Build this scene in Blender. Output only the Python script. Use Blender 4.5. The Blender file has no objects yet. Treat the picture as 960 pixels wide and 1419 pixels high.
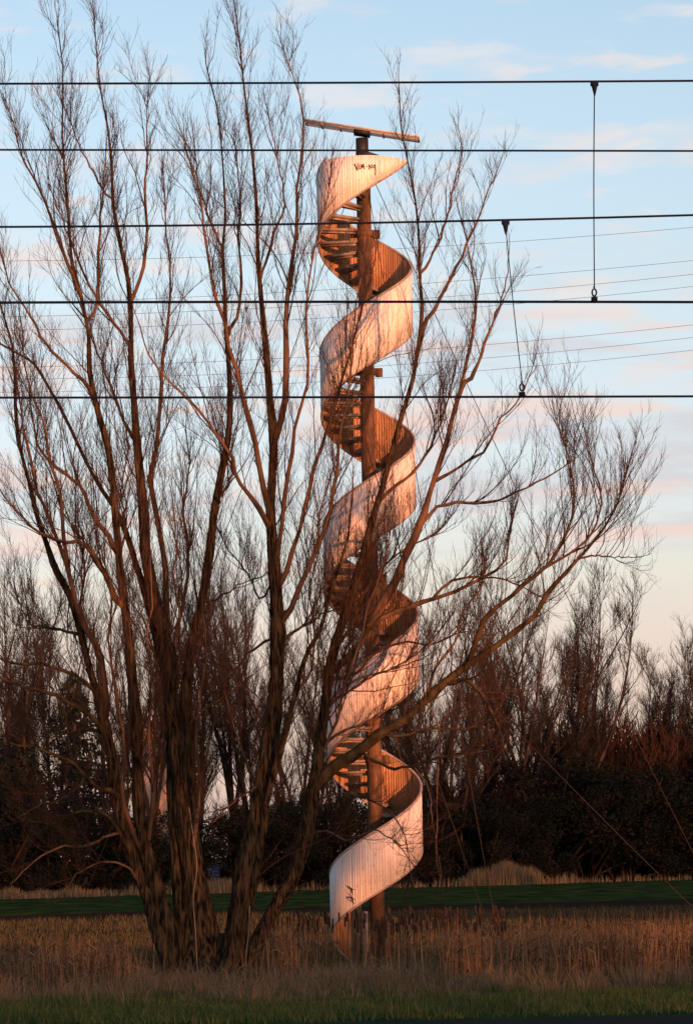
import bpy, math, random
import numpy as np
from mathutils import Vector, Matrix

random.seed(7)
RNG = np.random.default_rng(11)
SC = bpy.context.scene
COL = SC.collection
R = math.radians
PI = math.pi

# ------------------------------------------------------------------ camera
F = 4500.0            # focal length in photo pixels (960 x 1419)
CX, HY = 480.0, 1185.0
H = 2.13              # eye height
ROLL = 0.019
CR, SR = math.cos(ROLL), math.sin(ROLL)

cam_d = bpy.data.cameras.new('camera')
cam_d.sensor_fit = 'VERTICAL'
cam_d.sensor_height = 36.0
cam_d.lens = 36.0 * F / 1419.0
cam_d.shift_y = (HY - 709.5) / 1419.0
cam_d.clip_end = 20000
cam_d.clip_start = 0.5
cam = bpy.data.objects.new('camera', cam_d)
COL.objects.link(cam)
m = Matrix(((CR, SR, 0, 0), (0, 0, -1, 0), (-SR, CR, 0, H), (0, 0, 0, 1)))
cam.matrix_world = m
SC.camera = cam


def P(px, py, d):
    """point at depth d (m along the view axis) for a place in the picture"""
    u, v = (px - CX) / F, -(py - HY) / F
    return Vector(((u * CR + v * SR) * d, d, H + (-u * SR + v * CR) * d))


def G(px, py):
    """point on the ground seen at a place in the picture"""
    u, v = (px - CX) / F, -(py - HY) / F
    d = -H / (-u * SR + v * CR)
    return ((u * CR + v * SR) * d, d)


# ------------------------------------------------------------------ helpers
def tag(o, label=None, cat=None, group=None, kind=None):
    if label: o['label'] = label
    if cat: o['category'] = cat
    if group: o['group'] = group
    if kind: o['kind'] = kind
    return o


def empty(name, loc=(0, 0, 0), label=None, cat=None, group=None):
    o = bpy.data.objects.new(name, None)
    COL.objects.link(o)
    o.location = loc
    o.empty_display_size = 0.3
    return tag(o, label, cat, group)


class MB:
    """collects numpy geometry and links it as ONE mesh object"""
    def __init__(self):
        self.v, self.f, self.mi, self.n = [], [], [], 0

    def add(self, verts, faces, mat=0):
        verts = np.asarray(verts, dtype=np.float64).reshape(-1, 3)
        for fs in (faces if isinstance(faces, list) else [faces]):
            fs = np.asarray(fs, dtype=np.int64)
            if fs.size:
                self.f.append(fs + self.n)
                self.mi.append(np.full(len(fs), mat, dtype=np.int32))
        self.v.append(verts)
        self.n += len(verts)
        return self

    def box(self, c, s, rot=None, mat=0):
        sx, sy, sz = s[0] / 2, s[1] / 2, s[2] / 2
        v = np.array([[x, y, z] for z in (-sz, sz) for y in (-sy, sy) for x in (-sx, sx)])
        if rot is not None:
            v = v @ np.array(rot.to_3x3()).T
        v = v + np.array(c)
        f = np.array([[0, 2, 3, 1], [4, 5, 7, 6], [0, 1, 5, 4], [2, 6, 7, 3], [0, 4, 6, 2], [1, 3, 7, 5]])
        return self.add(v, f, mat)

    def tubes(self, paths, radii, k=6, mat=0, cap=True):
        paths = np.asarray(paths, dtype=np.float64)
        radii = np.asarray(radii, dtype=np.float64)
        N, n, _ = paths.shape
        if N == 0: return self
        t = np.empty_like(paths)
        t[:, 1:-1] = paths[:, 2:] - paths[:, :-2]
        t[:, 0] = paths[:, 1] - paths[:, 0]
        t[:, -1] = paths[:, -1] - paths[:, -2]
        t /= np.linalg.norm(t, axis=2, keepdims=True) + 1e-12
        md = paths[:, -1] - paths[:, 0]
        ref = np.zeros((N, 3))
        ax = np.argmin(np.abs(md), axis=1)
        ref[np.arange(N), ax] = 1
        a = np.cross(t, ref[:, None, :])
        a /= np.linalg.norm(a, axis=2, keepdims=True) + 1e-12
        b = np.cross(t, a)
        th = np.arange(k) * 2 * PI / k
        ring = (a[:, :, None, :] * np.cos(th)[None, None, :, None] + b[:, :, None, :] * np.sin(th)[None, None, :, None])
        v = paths[:, :, None, :] + ring * radii[:, :, None, None]
        base = (np.arange(N) * n * k)[:, None, None]
        i = (np.arange(n - 1) * k)[None, :, None]
        j = np.arange(k)[None, None, :]
        j2 = (np.arange(k)[None, None, :] + 1) % k
        f = np.stack([base + i + j, base + i + j2, base + i + k + j2, base + i + k + j], axis=-1).reshape(-1, 4)
        fs = [f]
        if cap:
            c0 = (np.arange(N) * n * k)[:, None] + np.arange(k)[None, :]
            fs.append(c0[:, ::-1])
            fs.append(c0 + (n - 1) * k)
        return self.add(v.reshape(-1, 3), fs, mat)

    def tube(self, pts, r, k=8, mat=0):
        pts = np.asarray([tuple(p) for p in pts], dtype=float)
        rr = np.full(len(pts), r) if np.isscalar(r) else np.asarray(r, dtype=float)
        return self.tubes(pts[None], rr[None], k, mat)

    def build(self, name, mats, parent=None, smooth=False):
        me = bpy.data.meshes.new(name)
        v = np.concatenate(self.v) if self.v else np.zeros((0, 3))
        me.vertices.add(len(v))
        me.vertices.foreach_set('co', v.astype(np.float32).ravel())
        if self.f:
            tot = np.concatenate([np.full(len(f), f.shape[1], dtype=np.int32) for f in self.f])
            idx = np.concatenate([f.ravel() for f in self.f]).astype(np.int32)
            st = np.concatenate([[0], np.cumsum(tot)[:-1]]).astype(np.int32)
            me.loops.add(len(idx))
            me.loops.foreach_set('vertex_index', idx)
            me.polygons.add(len(tot))
            me.polygons.foreach_set('loop_start', st)
            me.polygons.foreach_set('loop_total', tot)
            me.polygons.foreach_set('material_index', np.concatenate(self.mi))
            if smooth:
                me.polygons.foreach_set('use_smooth', np.ones(len(tot), dtype=bool))
        me.update(calc_edges=True)
        for mt in (mats if isinstance(mats, (list, tuple)) else [mats]):
            me.materials.append(mt)
        o = bpy.data.objects.new(name, me)
        COL.objects.link(o)
        if parent is not None:
            o.parent = parent
        return o


def copy_tree(o, parent=None):
    c = o.copy()
    COL.objects.link(c)
    if parent is not None:
        c.parent = parent
    for ch in list(o.children):
        copy_tree(ch, c)
    return c


# ------------------------------------------------------------------ materials
def mat(name, col, rough=0.85, col2=None, scale=4.0, stretch=(1, 1, 1), bump=0.0, bscale=None, detail=4,
        island=None, metallic=0.0, lo=0.35, hi=0.65, spec=0.3, trans=0.0):
    M = bpy.data.materials.new(name)
    M.use_nodes = True
    nt = M.node_tree
    bs = nt.nodes['Principled BSDF']
    bs.inputs['Roughness'].default_value = rough
    bs.inputs['Metallic'].default_value = metallic
    bs.inputs['Specular IOR Level'].default_value = spec
    bs.inputs['Base Color'].default_value = (*col, 1)
    src = None
    if col2 is not None or bump:
        tc = nt.nodes.new('ShaderNodeTexCoord')
        mp = nt.nodes.new('ShaderNodeMapping')
        mp.inputs['Scale'].default_value = stretch
        nt.links.new(tc.outputs['Object'], mp.inputs['Vector'])
    if col2 is not None:
        nz = nt.nodes.new('ShaderNodeTexNoise')
        nz.inputs['Scale'].default_value = scale
        nz.inputs['Detail'].default_value = detail
        nt.links.new(mp.outputs[0], nz.inputs['Vector'])
        cr = nt.nodes.new('ShaderNodeValToRGB')
        cr.color_ramp.elements[0].position = lo
        cr.color_ramp.elements[1].position = hi
        cr.color_ramp.elements[0].color = (*col, 1)
        cr.color_ramp.elements[1].color = (*col2, 1)
        nt.links.new(nz.outputs['Fac'], cr.inputs[0])
        src = cr.outputs[0]
    if island:
        g = nt.nodes.new('ShaderNodeNewGeometry')
        ir = nt.nodes.new('ShaderNodeValToRGB')
        ir.color_ramp.interpolation = 'LINEAR'
        e = ir.color_ramp.elements
        e[0].position, e[0].color = 0, (*island[0], 1)
        e[1].position, e[1].color = 1, (*island[-1], 1)
        for i, c in enumerate(island[1:-1]):
            x = e.new((i + 1) / (len(island) - 1))
            x.color = (*c, 1)
        nt.links.new(g.outputs['Random Per Island'], ir.inputs[0])
        if src is None:
            src = ir.outputs[0]
        else:
            mx = nt.nodes.new('ShaderNodeMix')
            mx.data_type = 'RGBA'
            mx.inputs[0].default_value = 0.5
            nt.links.new(src, mx.inputs[6])
            nt.links.new(ir.outputs[0], mx.inputs[7])
            src = mx.outputs[2]
    if src is not None:
        nt.links.new(src, bs.inputs['Base Color'])
    if bump:
        nb = nt.nodes.new('ShaderNodeTexNoise')
        nb.inputs['Scale'].default_value = bscale or scale * 3
        nb.inputs['Detail'].default_value = 5
        nt.links.new(mp.outputs[0], nb.inputs['Vector'])
        bp = nt.nodes.new('ShaderNodeBump')
        bp.inputs['Strength'].default_value = 1.0
        bp.inputs['Distance'].default_value = bump
        nt.links.new(nb.outputs['Fac'], bp.inputs['Height'])
        nt.links.new(bp.outputs[0], bs.inputs['Normal'])
    if trans:
        out = nt.nodes['Material Output']
        tr = nt.nodes.new('ShaderNodeBsdfTranslucent')
        if src is not None:
            nt.links.new(src, tr.inputs['Color'])
        else:
            tr.inputs['Color'].default_value = (*col, 1)
        ms = nt.nodes.new('ShaderNodeMixShader')
        ms.inputs[0].default_value = trans
        nt.links.new(bs.outputs[0], ms.inputs[1])
        nt.links.new(tr.outputs[0], ms.inputs[2])
        nt.links.new(ms.outputs[0], out.inputs['Surface'])
    return M


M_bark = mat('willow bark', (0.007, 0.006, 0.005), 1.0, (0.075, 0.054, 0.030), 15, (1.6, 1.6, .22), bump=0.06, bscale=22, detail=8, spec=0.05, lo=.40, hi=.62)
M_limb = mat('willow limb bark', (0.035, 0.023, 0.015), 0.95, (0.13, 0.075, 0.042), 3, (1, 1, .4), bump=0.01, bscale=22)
M_olive = mat('dark olive limb bark', (0.022, 0.018, 0.010), 1.0, (0.085, 0.062, 0.030), 5, (1, 1, .8), bump=0.012, bscale=22, spec=0.05)  # darker olive bark for the lower side limbs
M_twig = mat('willow twig', (0.06, 0.036, 0.026), 0.8, island=[(0.022, 0.016, 0.013), (0.045, 0.027, 0.019), (0.08, 0.043, 0.028)], spec=0.1)
M_fartrunk = mat('far tree bark', (0.028, 0.022, 0.018), 0.95, (0.065, 0.046, 0.035), 2, spec=0.05)
M_fartwig = mat('far tree twig', (0.10, 0.06, 0.04), 0.9, island=[(0.018, 0.018, 0.019), (0.046, 0.037, 0.033)], spec=0.05)
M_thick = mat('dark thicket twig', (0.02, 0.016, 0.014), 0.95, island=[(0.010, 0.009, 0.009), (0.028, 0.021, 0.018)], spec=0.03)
M_vine = mat('dry pale vine', (0.20, 0.15, 0.10), 0.9, (0.26, 0.20, 0.14), 9)
M_redtwig = mat('red twig', (0.12, 0.05, 0.035), 0.9, island=[(0.03, 0.017, 0.014), (0.06, 0.03, 0.022)], spec=0.05)
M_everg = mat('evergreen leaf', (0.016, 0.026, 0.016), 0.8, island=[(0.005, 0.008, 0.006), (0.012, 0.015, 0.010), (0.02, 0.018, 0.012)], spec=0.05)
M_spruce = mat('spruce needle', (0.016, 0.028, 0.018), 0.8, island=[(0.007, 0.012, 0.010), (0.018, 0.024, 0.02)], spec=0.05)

M_rust = mat('rust brown steel', (0.055, 0.033, 0.02), 0.8, (0.15, 0.08, 0.042), 7, (1, 1, .5), bump=0.004, bscale=30)
M_tread = mat('grey steel tread', (0.16, 0.13, 0.11), 0.6, (0.28, 0.24, 0.21), 9)
M_rim = mat('weathered grey handrail', (0.24, 0.20, 0.18), 0.6, (0.36, 0.30, 0.26), 8)
M_black = mat('black painted steel', (0.012, 0.012, 0.014), 0.6)
M_strokes = mat('black strokes', (0.03, 0.018, 0.015), 0.8)
M_plate = mat('weathered pale boards', (0.64, 0.64, 0.60), 0.85, (0.78, 0.78, 0.74), 5, (1, 6, 1), spec=0.1, trans=0.65)
M_plateedge = mat('greyish brown fascia', (0.34, 0.31, 0.29), 0.85, (0.44, 0.40, 0.38), 6)
M_wire = mat('dark copper wire', (0.017, 0.024, 0.038), 1.0, spec=0)
M_guy = mat('steel guy wire', (0.032, 0.026, 0.022), 0.8, spec=0.1)
M_cable = mat('aluminium power cable', (0.07, 0.12, 0.19), 0.9, spec=0)


def white_band():
    M = bpy.data.materials.new('white painted boards')
    M.use_nodes = True
    nt = M.node_tree
    bs = nt.nodes['Principled BSDF']
    bs.inputs['Roughness'].default_value = 0.65
    bs.inputs['Specular IOR Level'].default_value = 0.25
    tc = nt.nodes.new('ShaderNodeTexCoord')
    def noise(scale, st, lo, hi, c0, c1, det=4):
        mp = nt.nodes.new('ShaderNodeMapping'); mp.inputs['Scale'].default_value = st
        nt.links.new(tc.outputs['Object'], mp.inputs[0])
        nz = nt.nodes.new('ShaderNodeTexNoise'); nz.inputs['Scale'].default_value = scale; nz.inputs['Detail'].default_value = det
        nt.links.new(mp.outputs[0], nz.inputs['Vector'])
        cr = nt.nodes.new('ShaderNodeValToRGB')
        cr.color_ramp.elements[0].position = lo; cr.color_ramp.elements[1].position = hi
        cr.color_ramp.elements[0].color = (*c0, 1); cr.color_ramp.elements[1].color = (*c1, 1)
        nt.links.new(nz.outputs['Fac'], cr.inputs[0])
        return cr.outputs[0]
    a = noise(1.5, (1, 1, 1), .3, .7, (0.70, 0.65, 0.61), (0.80, 0.76, 0.72))
    b = noise(9, (2.2, 2.2, .12), .36, .56, (0.80, 0.70, 0.62), (1, 1, 1), 6)     # rust and rain streaks
    c = noise(26, (1, 1, .8), .28, .42, (0.6, 0.5, 0.42), (1, 1, 1), 3)        # specks
    mx = nt.nodes.new('ShaderNodeMix'); mx.data_type = 'RGBA'; mx.blend_type = 'MULTIPLY'; mx.inputs[0].default_value = .75
    nt.links.new(a, mx.inputs[6]); nt.links.new(b, mx.inputs[7])
    my = nt.nodes.new('ShaderNodeMix'); my.data_type = 'RGBA'; my.blend_type = 'MULTIPLY'; my.inputs[0].default_value = .55
    nt.links.new(mx.outputs[2], my.inputs[6]); nt.links.new(c, my.inputs[7])
    nt.links.new(my.outputs[2], bs.inputs['Base Color'])
    return M


M_white = white_band()
M_inner = mat('warm brown inner boards', (0.28, 0.15, 0.075), 0.8, (0.46, 0.27, 0.145), 8, (2.5, 2.5, .15), detail=6)  # inner faces of the band, browner than its outer boards

# ------------------------------------------------------------------ light and sky
SUN_AZ = R(-63)      # angle of the direction towards the sun, from +X
SUN_EL = R(4.0)
to_sun = Vector((math.cos(SUN_AZ) * math.cos(SUN_EL), math.sin(SUN_AZ) * math.cos(SUN_EL), math.sin(SUN_EL)))
sd = bpy.data.lights.new('sun', 'SUN')
sd.energy = 4.6
sd.angle = R(0.6)
sd.color = (1.0, 0.325, 0.135)
so = bpy.data.objects.new('sun', sd)
COL.objects.link(so)
so.rotation_euler = to_sun.to_track_quat('Z', 'Y').to_euler()
so.location = (30, -60, 40)


def make_world():
    w = bpy.data.worlds.new('World')
    SC.world = w
    w.use_nodes = True
    nt = w.node_tree
    bg = nt.nodes['Background']
    sky = nt.nodes.new('ShaderNodeTexSky')
    sky.sky_type = 'NISHITA'
    sky.sun_disc = False
    sky.sun_elevation = SUN_EL
    sky.sun_rotation = math.atan2(to_sun.x, to_sun.y)
    sky.air_density = 1.0
    sky.dust_density = 1.0
    sky.ozone_density = 1.0
    tc = nt.nodes.new('ShaderNodeTexCoord')
    sep = nt.nodes.new('ShaderNodeSeparateXYZ')
    nt.links.new(tc.outputs['Generated'], sep.inputs[0])
    # tint of the eastern evening sky by elevation
    ramp = nt.nodes.new('ShaderNodeValToRGB')
    mr = nt.nodes.new('ShaderNodeMapRange')
    mr.inputs['From Min'].default_value = 0.0
    mr.inputs['From Max'].default_value = 0.30
    nt.links.new(sep.outputs['Z'], mr.inputs['Value'])
    nt.links.new(mr.outputs[0], ramp.inputs[0])
    e = ramp.color_ramp.elements
    stops = TINT
    e[0].position, e[0].color = stops[0][0], (*stops[0][1], 1)
    e[1].position, e[1].color = stops[-1][0], (*stops[-1][1], 1)
    for p, c in stops[1:-1]:
        x = e.new(p); x.color = (*c, 1)
    mul = nt.nodes.new('ShaderNodeMix'); mul.data_type = 'RGBA'; mul.blend_type = 'MULTIPLY'
    mul.inputs[0].default_value = 1.0
    mul.clamp_result = False
    nt.links.new(sky.outputs[0], mul.inputs[6])
    nt.links.new(ramp.outputs[0], mul.inputs[7])
    gain = nt.nodes.new('ShaderNodeVectorMath'); gain.operation = 'SCALE'
    gain.inputs[3].default_value = SKY_GAIN
    nt.links.new(mul.outputs[2], gain.inputs[0])
    cur = gain.outputs[0]

    def clouds(cur, st, scale, seed, lo, hi, col, zlo, zhi, amount, detail=5):
        mp = nt.nodes.new('ShaderNodeMapping')
        mp.inputs['Scale'].default_value = st
        mp.inputs['Location'].default_value = (seed, seed * .7, seed * .3)
        nt.links.new(tc.outputs['Generated'], mp.inputs[0])
        nz = nt.nodes.new('ShaderNodeTexNoise')
        nz.inputs['Scale'].default_value = scale
        nz.inputs['Detail'].default_value = detail
        nz.inputs['Roughness'].default_value = .52
        nz.inputs['Distortion'].default_value = .25
        nt.links.new(mp.outputs[0], nz.inputs['Vector'])
        a = nt.nodes.new('ShaderNodeMapRange'); a.interpolation_type = 'SMOOTHSTEP'
        a.inputs['From Min'].default_value = lo; a.inputs['From Max'].default_value = hi
        nt.links.new(nz.outputs['Fac'], a.inputs['Value'])
        b = nt.nodes.new('ShaderNodeMapRange'); b.interpolation_type = 'SMOOTHSTEP'
        b.inputs['From Min'].default_value = zlo[0]; b.inputs['From Max'].default_value = zlo[1]
        nt.links.new(sep.outputs['Z'], b.inputs['Value'])
        c = nt.nodes.new('ShaderNodeMapRange'); c.interpolation_type = 'SMOOTHSTEP'
        c.inputs['From Min'].default_value = zhi[0]; c.inputs['From Max'].default_value = zhi[1]
        c.inputs['To Min'].default_value = 1; c.inputs['To Max'].default_value = 0
        nt.links.new(sep.outputs['Z'], c.inputs['Value'])
        m1 = nt.nodes.new('ShaderNodeMath'); m1.operation = 'MULTIPLY'
        m2 = nt.nodes.new('ShaderNodeMath'); m2.operation = 'MULTIPLY'
        m3 = nt.nodes.new('ShaderNodeMath'); m3.operation = 'MULTIPLY'; m3.inputs[1].default_value = amount
        nt.links.new(a.outputs[0], m1.inputs[0]); nt.links.new(b.outputs[0], m1.inputs[1])
        nt.links.new(m1.outputs[0], m2.inputs[0]); nt.links.new(c.outputs[0], m2.inputs[1])
        nt.links.new(m2.outputs[0], m3.inputs[0])
        mx = nt.nodes.new('ShaderNodeMix'); mx.data_type = 'RGBA'
        mx.inputs[7].default_value = (*(x / SKY_STR for x in col), 1)
        nt.links.new(m3.outputs[0], mx.inputs[0])
        nt.links.new(cur, mx.inputs[6])
        return mx.outputs[2]

    for a in CLOUDS:
        cur = clouds(cur, *a)
    nt.links.new(cur, bg.inputs['Color'])
    bg.inputs['Strength'].default_value = SKY_STR


SKY_STR = 0.132
SKY_GAIN = 1.0
TINT = [(0.0, (1, 1, 1)), (1.0, (1, 1, 1))]
CLOUDS = []
SC_EXP = 0.8
TINT = [(0.0, (1.6, 2.05, 9.0)), (0.06, (1.3, 1.5, 5.6)), (0.121, (1.10, 1.10, 2.9)), (0.19, (1.15, 1.05, 2.2)), (0.241, (1.18, 1.08, 1.92)), (0.285, (1.20, 1.135, 1.80)), (0.36, (1.19, 1.16, 1.78)),
        (0.56, (1.33, 1.295, 1.66)), (0.766, (1.36, 1.35, 1.64)), (0.87, (1.31, 1.335, 1.63)), (1.0, (1.26, 1.31, 1.62))]
CLOUDS = [
    ((1, 1, 3.4), 19.0, 3.1, 0.55, 0.74, (0.52, 0.475, 0.46), (0.165, 0.2), (0.27, 0.4), 0.6),
    ((1, 1, 3.6), 26.0, 23.4, 0.54, 0.72, (0.55, 0.46, 0.42), (0.12, 0.16), (0.23, 0.27), 0.6),
    ((1, 1, 4.6), 15.0, 9.7, 0.53, 0.72, (0.55, 0.43, 0.385), (0.09, 0.12), (0.2, 0.23), 0.62),
    ((1, 1, 6.5), 12.0, 5.3, 0.46, 0.64, (0.385, 0.37, 0.385), (0.065, 0.09), (0.15, 0.19), 0.7),
    ((1, 1, 7.5), 17.0, 17.9, 0.50, 0.66, (0.54, 0.40, 0.35), (0.07, 0.095), (0.15, 0.18), 0.7),
]

make_world()
SC.view_settings.view_transform = 'Standard'
SC.view_settings.look = 'None'
SC.view_settings.exposure = 0.0
SC.view_settings.gamma = 1.0
SC.view_settings.use_curve_mapping = False
try:
    SC.cycles.max_bounces = 5
    SC.cycles.diffuse_bounces = 3
    SC.cycles.use_denoising = True
except Exception:
    pass
SC.view_settings.exposure = SC_EXP
GY = lambda d: HY + F * H / d          # picture row of the ground at depth d


def smooth_path(pts, n):
    """Catmull-Rom through points, resampled to n by arc length"""
    p = np.asarray(pts, dtype=float)
    if len(p) == 2:
        q = p[0] + (p[1] - p[0]) * np.linspace(0, 1, n)[:, None]
        return q
    e = np.vstack([2 * p[0] - p[1], p, 2 * p[-1] - p[-2]])
    out = []
    for i in range(1, len(e) - 2):
        t = np.linspace(0, 1, 12, endpoint=False)[:, None]
        a, b, c, d = e[i - 1], e[i], e[i + 1], e[i + 2]
        out.append(.5 * ((2 * b) + (c - a) * t + (2 * a - 5 * b + 4 * c - d) * t ** 2 + (3 * b - a - 3 * c + d) * t ** 3))
    out = np.vstack(out + [p[-1:]])
    s = np.concatenate([[0], np.cumsum(np.linalg.norm(np.diff(out, axis=0), axis=1))])
    u = np.linspace(0, s[-1], n)
    return np.stack([np.interp(u, s, out[:, k]) for k in range(out.shape[1])], axis=1)


def norm(a):
    return a / (np.linalg.norm(a, axis=-1, keepdims=True) + 1e-12)


def grow(S, D, L, n, up, curl, rng, zmin=None):
    N = len(S)
    out = np.empty((N, n, 3))
    out[:, 0] = S
    d = norm(D)
    w = rng.normal(0, 1, (N, 3))
    upv = np.zeros((N, 3)); upv[:, 2] = 1
    upa = np.broadcast_to(np.asarray(up, dtype=float).reshape(-1, 1), (N, 1))
    for i in range(1, n):
        w = .55 * w + .8 * rng.normal(0, 1, (N, 3))
        d = norm(d + upv * upa / n + w * curl / n)
        out[:, i] = out[:, i - 1] + d * (L / (n - 1))[:, None]
    return out


def sprout(paths, radii, counts, t0, t1, rng, ang=(0.45, 0.95), upb=0.25, tpow=1.0):
    """points and directions of side shoots along paths (vectorised)"""
    N, n, _ = paths.shape
    idx = np.repeat(np.arange(N), counts)
    M = len(idx)
    t = t0 + (t1 - t0) * rng.random(M) ** tpow
    x = t * (n - 1)
    i = np.minimum(x.astype(int), n - 2)
    f = (x - i)[:, None]
    p = paths[idx, i] * (1 - f) + paths[idx, i + 1] * f
    r = radii[idx, i] * (1 - f[:, 0]) + radii[idx, i + 1] * f[:, 0]
    tg = norm(paths[idx, i + 1] - paths[idx, i])
    rv = rng.normal(0, 1, (M, 3))
    rv -= (rv * tg).sum(1, keepdims=True) * tg
    rv = norm(rv)
    a = rng.uniform(ang[0], ang[1], M)[:, None]
    d = tg * np.cos(a) + rv * np.sin(a)
    d[:, 2] += upb
    return p, norm(d), r, t, idx


def taper(r0, r1, n, p=1.0):
    s = np.linspace(0, 1, n)[None, :] ** p
    return r0[:, None] * (1 - s) + r1[:, None] * s


# ================================================================== the ground
def sheet(name, poly, z, mt, label=None):
    mb = MB()
    v = [(x, y, z) for x, y in poly]
    mb.add(v, np.arange(len(v))[None, :])
    o = mb.build(name, mt)
    o['kind'] = 'structure'
    return o


M_soil = mat('damp meadow soil', (0.022, 0.018, 0.012), 1.0, (0.06, 0.044, 0.027), .35, detail=8, lo=.3, hi=.7, spec=0)
M_mead = mat('dull meadow', (0.030, 0.028, 0.016), 1.0, (0.06, 0.046, 0.026), .22, (1, .35, 1), detail=8, spec=0)
M_green = mat('green winter crop', (0.016, 0.030, 0.007), 1.0, (0.052, 0.064, 0.020), .8, (1, .2, 1), detail=8, spec=0)
M_ditch = mat('dark ditch bank', (0.030, 0.020, 0.014), 1.0, (0.045, 0.025, 0.016), .5, (1, .5, 1), detail=8, spec=0)
M_lawn = mat('verge turf', (0.018, 0.040, 0.012), 1.0, (0.038, 0.06, 0.02), 1.2, detail=8, spec=0)
M_path = mat('dark asphalt', (0.030, 0.029, 0.026), 0.95, (0.045, 0.042, 0.038), 9, detail=8, spec=0)

sheet('ground', [(-5000, -400), (5000, -400), (5000, 9000), (-5000, 9000)], 0.0, M_soil)


def line_y(x, a, b):     # depth on the slanting field edge at x
    return a[1] + (x - a[0]) * (b[1] - a[1]) / (b[0] - a[0])


XL, XR = -70, 110
def field_line(y0, y1):
    (xa, da), (xb, db) = G(0, y0), G(960, y1)
    return lambda x: da + (x - xa) * (db - da) / (xb - xa)
fe = field_line(1246, 1219)            # far edge of the green crop
ne = field_line(1270, 1245)            # its near edge, above the ditch
de = field_line(1277, 1253)            # near edge of the ditch bank
sheet('meadow', [(XL, 76), (XR, 76), (XR, de(XR) + 8), (XL, max(de(XL) + 8, 77))], 0.004, M_mead)
xs_ = np.linspace(XL, XR, 60)
wob = lambda x, k: k * (np.sin(x * .9) + .6 * np.sin(x * 2.3 + 1) + .4 * np.sin(x * 5.1))
dt = [(x, max(de(x), 70) + wob(x * 1.7, 2.2)) for x in xs_] + [(x, max(ne(x) + 6, 80)) for x in xs_[::-1]]
sheet('ditch', dt, 0.008, M_ditch)
dt = [(x, max(ne(x), 78) + wob(x * 2.1, 1.8)) for x in xs_] + [(x, max(fe(x) + 60, 150)) for x in xs_[::-1]]
sheet('crop_field', dt, 0.012, M_green)
sheet('verge', [(-60, 41.0), (60, 41.0), (60, 49.0), (-60, 48.6)], 0.004, M_lawn)
sheet('path', [(-60, 37.0), (60, 37.0), (60, 42.9), (-60, 39.4)], 0.008, M_path)

# ================================================================== the stair tower
TX, TY = P(524, 1345, 60).x, 60.0
PITCH = 3.2
RB = 0.865
TH0, TH1 = -250.0, 1423.0
ZTOP = 14.87
BH = 1.11
zlow = lambda th: (th - TH0) / 360.0 * PITCH + 0.02

tower = empty('spiral_stair_tower', (TX, TY, 0),
              'tall open-air spiral staircase winding up a rusty pole with a white slatted balustrade', 'spiral staircase')


def band_mesh():
    mb = MB()
    nsl = int((TH1 - TH0) / 360 * 104)
    th, rr = [], []
    for i in range(nsl):
        a0 = TH0 + (TH1 - TH0) * i / nsl
        da = (TH1 - TH0) / nsl
        th += [a0, a0 + da * .80, a0 + da * .83, a0 + da * .97]
        gv = .014 if i % 29 == 7 else .0022
        rr += [RB, RB, RB - gv, RB - gv]
    th = np.array(th); rr = np.array(rr)
    ri = np.where(rr < RB - .001, RB - .014, RB - .030)
    zl = zlow(th); zt = np.minimum(zl + BH, ZTOP)
    zl = np.minimum(zl, ZTOP - .02)
    c, s = np.cos(np.radians(th)), np.sin(np.radians(th))
    rows = []
    for r, z in ((rr, zl), (rr, zt), (ri, zt), (ri, zl)):
        rows.append(np.stack([r * c, r * s, z], axis=1))
    v = np.stack(rows, axis=1).reshape(-1, 3)
    n = len(th)
    i = np.arange(n - 1) * 4
    fs = []
    for a in range(4):
        b = (a + 1) % 4
        fs.append(np.stack([i + a, i + 4 + a, i + 4 + b, i + b], axis=1))
    inner = fs.pop(2)
    fs.append(np.array([[0, 1, 2, 3]]))
    fs.append(np.array([[3, 2, 1, 0]]) + (n - 1) * 4)
    mb.add(v, fs)
    mb.f.append(inner); mb.mi.append(np.full(len(inner), 1, dtype=np.int32))
    return mb


band = band_mesh().build('balustrade', [M_white, M_inner], tower)
th = np.linspace(TH0, TH0 + (ZTOP - BH) / PITCH * 360, 620)
rim = np.stack([(RB - .012) * np.cos(np.radians(th)), (RB - .012) * np.sin(np.radians(th)), zlow(th) + BH + .012], axis=1)
mb = MB().tube(rim, .026, 6)
mb.build('handrail', M_rim, band, True)
th = np.linspace(TH0, TH1 - 4, 640)
low = np.stack([(RB - .014) * np.cos(np.radians(th)), (RB - .014) * np.sin(np.radians(th)), zlow(th) - .012], axis=1)
MB().tube(low, .024, 5).build('stringer', M_rim, band, True)

# dark strokes standing a few millimetres proud of the boards
def dark_strokes(strokes, name, wd=.012):
    mb = MB()
    for st in strokes:
        pts = []
        st = smooth_path(st, 10) if len(st) > 2 else np.asarray(st, float)
        for u, z in st:
            a = -PI / 2 + u / RB
            pts.append(((RB + .006) * math.cos(a), (RB + .006) * math.sin(a), z))
        mb.tube(pts, wd, 5)
    mb.build(name, M_strokes, band, True)


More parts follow.
